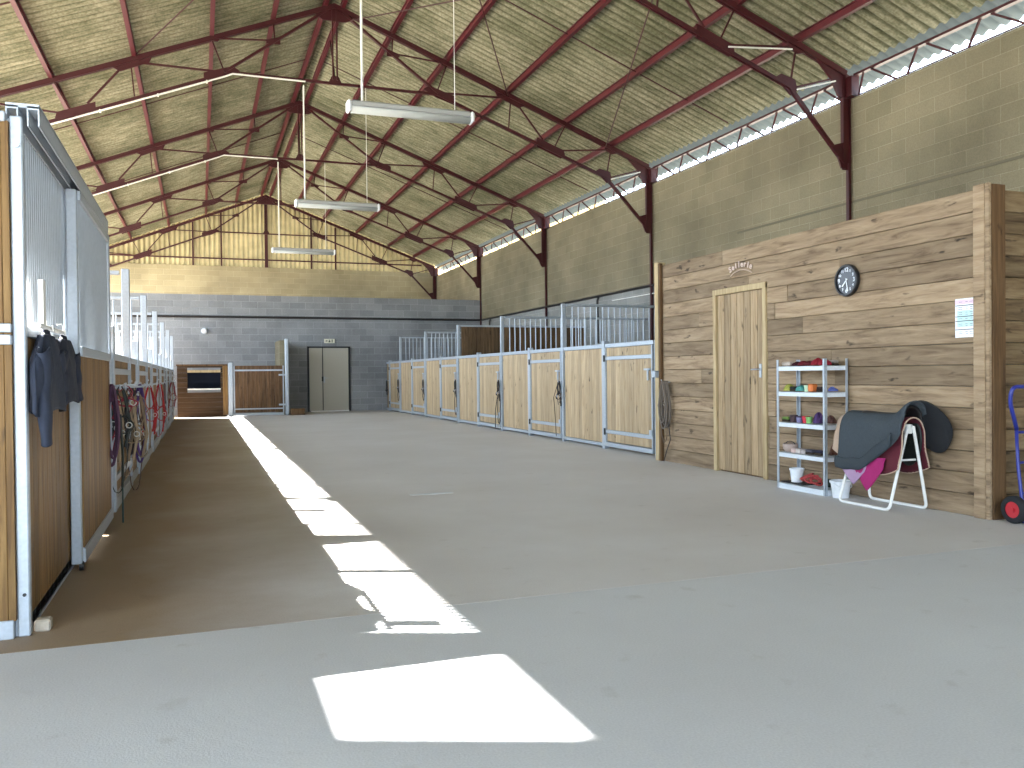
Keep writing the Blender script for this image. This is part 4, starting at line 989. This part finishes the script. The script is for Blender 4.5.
def drape(y0, y1, top, Ln, Lf, r=.12, flare=.10, saddle=0, off=0, wav=.008, nseed=0, back=0, rear_w=0):
    """cloth over the ridge: Ln(u)/Lf(u) = hanging length on the near (-X) and far (+X) sides"""
    def f(u, v):
        y = y0 + (y1 - y0) * u; tp = top(u) if callable(top) else top
        s = v * 2 - 1; side = -1 if s < 0 else 1; q = abs(s)
        L = (Ln(u) if side < 0 else Lf(u)); R = r(u) if callable(r) else r
        fl = flare(u) if callable(flare) else flare
        if q < .35:
            a = q / .35 * PI / 2 * .86; x = R * math.sin(a); z = tp - R * (1 - math.cos(a))
        else:
            a = PI / 2 * .86; e = (q - .35) / .65; x = R * math.sin(a) + (fl * e) ; z = tp - R * (1 - math.cos(a)) - L * e
            x += wav * math.sin(e * 7 + u * 9 + nseed)
        return (CXs + off + side * x, y + back * q * q * (1 if side else 1), z)
    return f
def nice(o): return o
zs = lambda u: .80 + .07 * math.exp(-((u - .04) / .10) ** 2) + .02 * u
# burgundy pad with cream trim (lowest)
def edge(fn, nv=44, u=None):
    return [fn(.0, j / nv) for j in range(nv + 1)]
padLn = lambda u: .27 + .13 * math.sin(PI * min(1, .12 + u * .8)) ** .7
f1 = drape(5.37, 5.90, .775, padLn, padLn, .105, .055, nseed=1)
pd = thing('saddle_pad', 'burgundy saddle pad with cream binding under the saddle', 'saddle pad', (0, 0, 0), 0, 'saddle pads on the stand')
MB().grid(f1, 20, 44).build('pad', pc((84, 26, 38), .9, 0, .3), pd, smooth=True, solid=.01)
bpts = [f1(0, j / 30) for j in range(31)] + [f1(i / 14, 1) for i in range(1, 15)]
MB().tube(bpts, .006, 6).build('binding', pc((186, 160, 140), .8), pd)
MB().tube([f1(i / 14, 0) for i in range(15)], .006, 6).build('binding', pc((186, 160, 140), .8), pd)
# beige fleece pad, longer toward the rear
f2 = drape(5.62, 6.14, lambda u: .775 - .01 * u, lambda u: .12 + .215 * math.sin(PI * min(1, .35 + u * .50)), lambda u: .2, .104, .055, nseed=2, wav=.004)
tag(MB().grid(f2, 20, 40).build('saddle_pad', pc((176, 152, 132), .95, 0, .5), smooth=True, solid=.014), 'beige fleece pad showing at the rear edge of the saddle cover', 'saddle pad', 'saddle pads on the stand')
# magenta cloth hanging in a point under the flap
def f3(u, v):
    y = 5.50 + .34 * u; L = .10 + .22 * (1 - abs(u * 2 - 1) ** 1.2)
    return (CXs - .166 - .016 * v - .005 * math.sin(v * 5 + u * 7), y + .02 * v, .435 - .9 * L * v)
tag(MB().grid(f3, 16, 14).build('magenta_cloth', pc((152, 32, 96), .9, 0, .3), smooth=True, solid=.008), 'magenta cloth hanging in a point below the saddle flap', 'cloth')
def f3b(u, v):
    y = 5.70 + .26 * u; L = .08 + .12 * (1 - abs(u * 2 - 1) ** 1.2)
    return (CXs - .166 - .02 * v, y + .02 * v, .385 - L * v)
tag(MB().grid(f3b, 16, 12).build('lilac_cloth', pc((160, 132, 160), .9, 0, .3), smooth=True, solid=.008), 'pale lilac cloth corner behind the magenta cloth', 'cloth')
# the saddle: seat, flaps, pommel arch
sd = thing('saddle', 'black riding saddle on the stand under a grey cover', 'saddle', (0, 0, 0))
fs_ = drape(5.38, 5.90, lambda u: .80 + .07 * math.exp(-(u / .14) ** 2) + .02 * max(0, u - .6), lambda u: .10, lambda u: .10, .095, .03, nseed=3, wav=0)
MB().grid(fs_, 20, 30).build('seat', pc((26, 24, 24), .45), sd, smooth=True, solid=.016)
for s in (-1, 1):
    def fl(u, v, s=s):
        a = 2 * PI * v; r = u
        return (CXs + s * (.088 + .010 * (1 - math.sin(a) * r)), 5.50 + .12 * r * math.cos(a) - .03 * r * math.sin(a), .56 + .20 * r * math.sin(a))
    MB().grid(fl, 6, 24).build('flap', pc((24, 28, 26), .5), sd, smooth=True, solid=.01)
# grey quilted cover over it
ctop = lambda u: .795 + .115 * math.exp(-(u / .16) ** 2) + .012 * u
def cbot(u): return .66 - .33 * min(1, u / .62) ** .75 + .02 * max(0, u - .7)
def covLn(u): return max(.04, ctop(u) - .115 * .73 - cbot(u))
fc = drape(5.345, 6.05, ctop, covLn, lambda u: .10 + .05 * u, lambda u: .120 + .02 * u, .055, wav=.005, nseed=4)
cov = thing('saddle_cover', 'blue grey quilted saddle cover draped over the saddle', 'saddle cover', (0, 0, 0))
qm = plain('quilted_cover', (60, 67, 72), .9, 0, .3, .5, 70, .12)
MB().grid(fc, 30, 48).build('cover', qm, cov, smooth=True, solid=.012)
def fh(u, v):
    p = fc(.12 + .88 * u, .0); a = PI * v
    return (p[0] - .006 - .008 * math.sin(a), p[1], p[2] + .10 * (1 - v) - .006 * math.sin(u * 17))
MB().grid(fh, 24, 8).build('hem', plain('cover_hem', (54, 61, 66), .9, 0, .3, .4, 70, .1), cov, smooth=True, solid=.008)
# black padded cover hanging down between the saddle and the wall
def fj(u, v):
    th = PI * u; ph = 2 * PI * v
    rx, ry, rz2 = .048, .185, .215
    k = 1 + .06 * math.sin(3 * ph + 1) * math.sin(th) + .04 * math.sin(5 * ph + 4 * th)
    z = math.cos(th); yy = math.sin(th) * math.cos(ph) * k
    return (5.642 + rx * math.sin(th) * math.sin(ph) - .07 * max(0, z) ** 2, 5.34 + ry * yy + .05 * z, .70 + rz2 * z)
tag(MB().grid(fj, 24, 32).build('black_cover', pc((24, 26, 30), .9, 0, .5), smooth=True), 'black padded cover hanging between the saddle and the plank wall', 'cover')

# ------------------------------------------------------------------ blue sack truck by the corner
tk = thing('sack_truck', 'blue sack truck with red hubbed wheels leaning by the tack room corner', 'sack truck', (5.765, 4.68, 0))
BL = plain('blue_paint', (40, 50, 132), .35, 0, .5, 0, 20, .06)
for x in (-.02, .42):
    wh = MB().lathe([(.062, -.028), (.092, -.028), (.104, -.016), (.104, .016), (.092, .028), (.062, .028), (.062, -.028)], (x, 0, .104), 30, 0, caps=False).build('wheel', pc((30, 30, 32), .8), tk, smooth=True)
    MB().lathe([(.001, -.018), (.064, -.020), (.064, .020), (.001, .018)], (x, 0, .104), 24, 0).lathe([(.001, -.032), (.018, -.032), (.018, .032), (.001, .032)], (x, 0, .104), 16, 0).build('hub', pc((176, 34, 44), .5), wh)
MB().tube([(-.02, 0, .104), (.42, 0, .104)], .012, 8).build('axle', M['galv'], tk)
for x in (.07, .33):
    MB().tube(rnd([(x, -.04, .03), (x, .0, .10), (x, .04, .42), (x + .0, .055, .72)], .05), .013, 10).build('frame_tube', BL, tk, smooth=True)
MB().tube(rnd([(.07, .05, .70), (-.015, .04, .92), (-.015, .02, 1.03), (.415, .02, 1.03), (.415, .04, .92), (.33, .05, .70)], .06), .015, 10).build('handle', BL, tk, smooth=True)
for z, yy in ((.22, .015), (.45, .043), (.68, .053)): MB().tube([(.07, yy, z), (.33, yy, z)], .010, 8).build('cross_bar', BL, tk)
MB().box(.02, .38, -.24, -.03, .005, .014).box(.02, .38, -.04, -.03, .005, .12).build('toe_plate', BL, tk)
# floor drain cover and debris
tag(MB().box(1.9, 2.32, 8.02, 8.10, 0, .004).build('floor_patch', pc((196, 200, 202), .8)), 'pale repair patch on the concrete in the middle of the hall', 'floor patch')
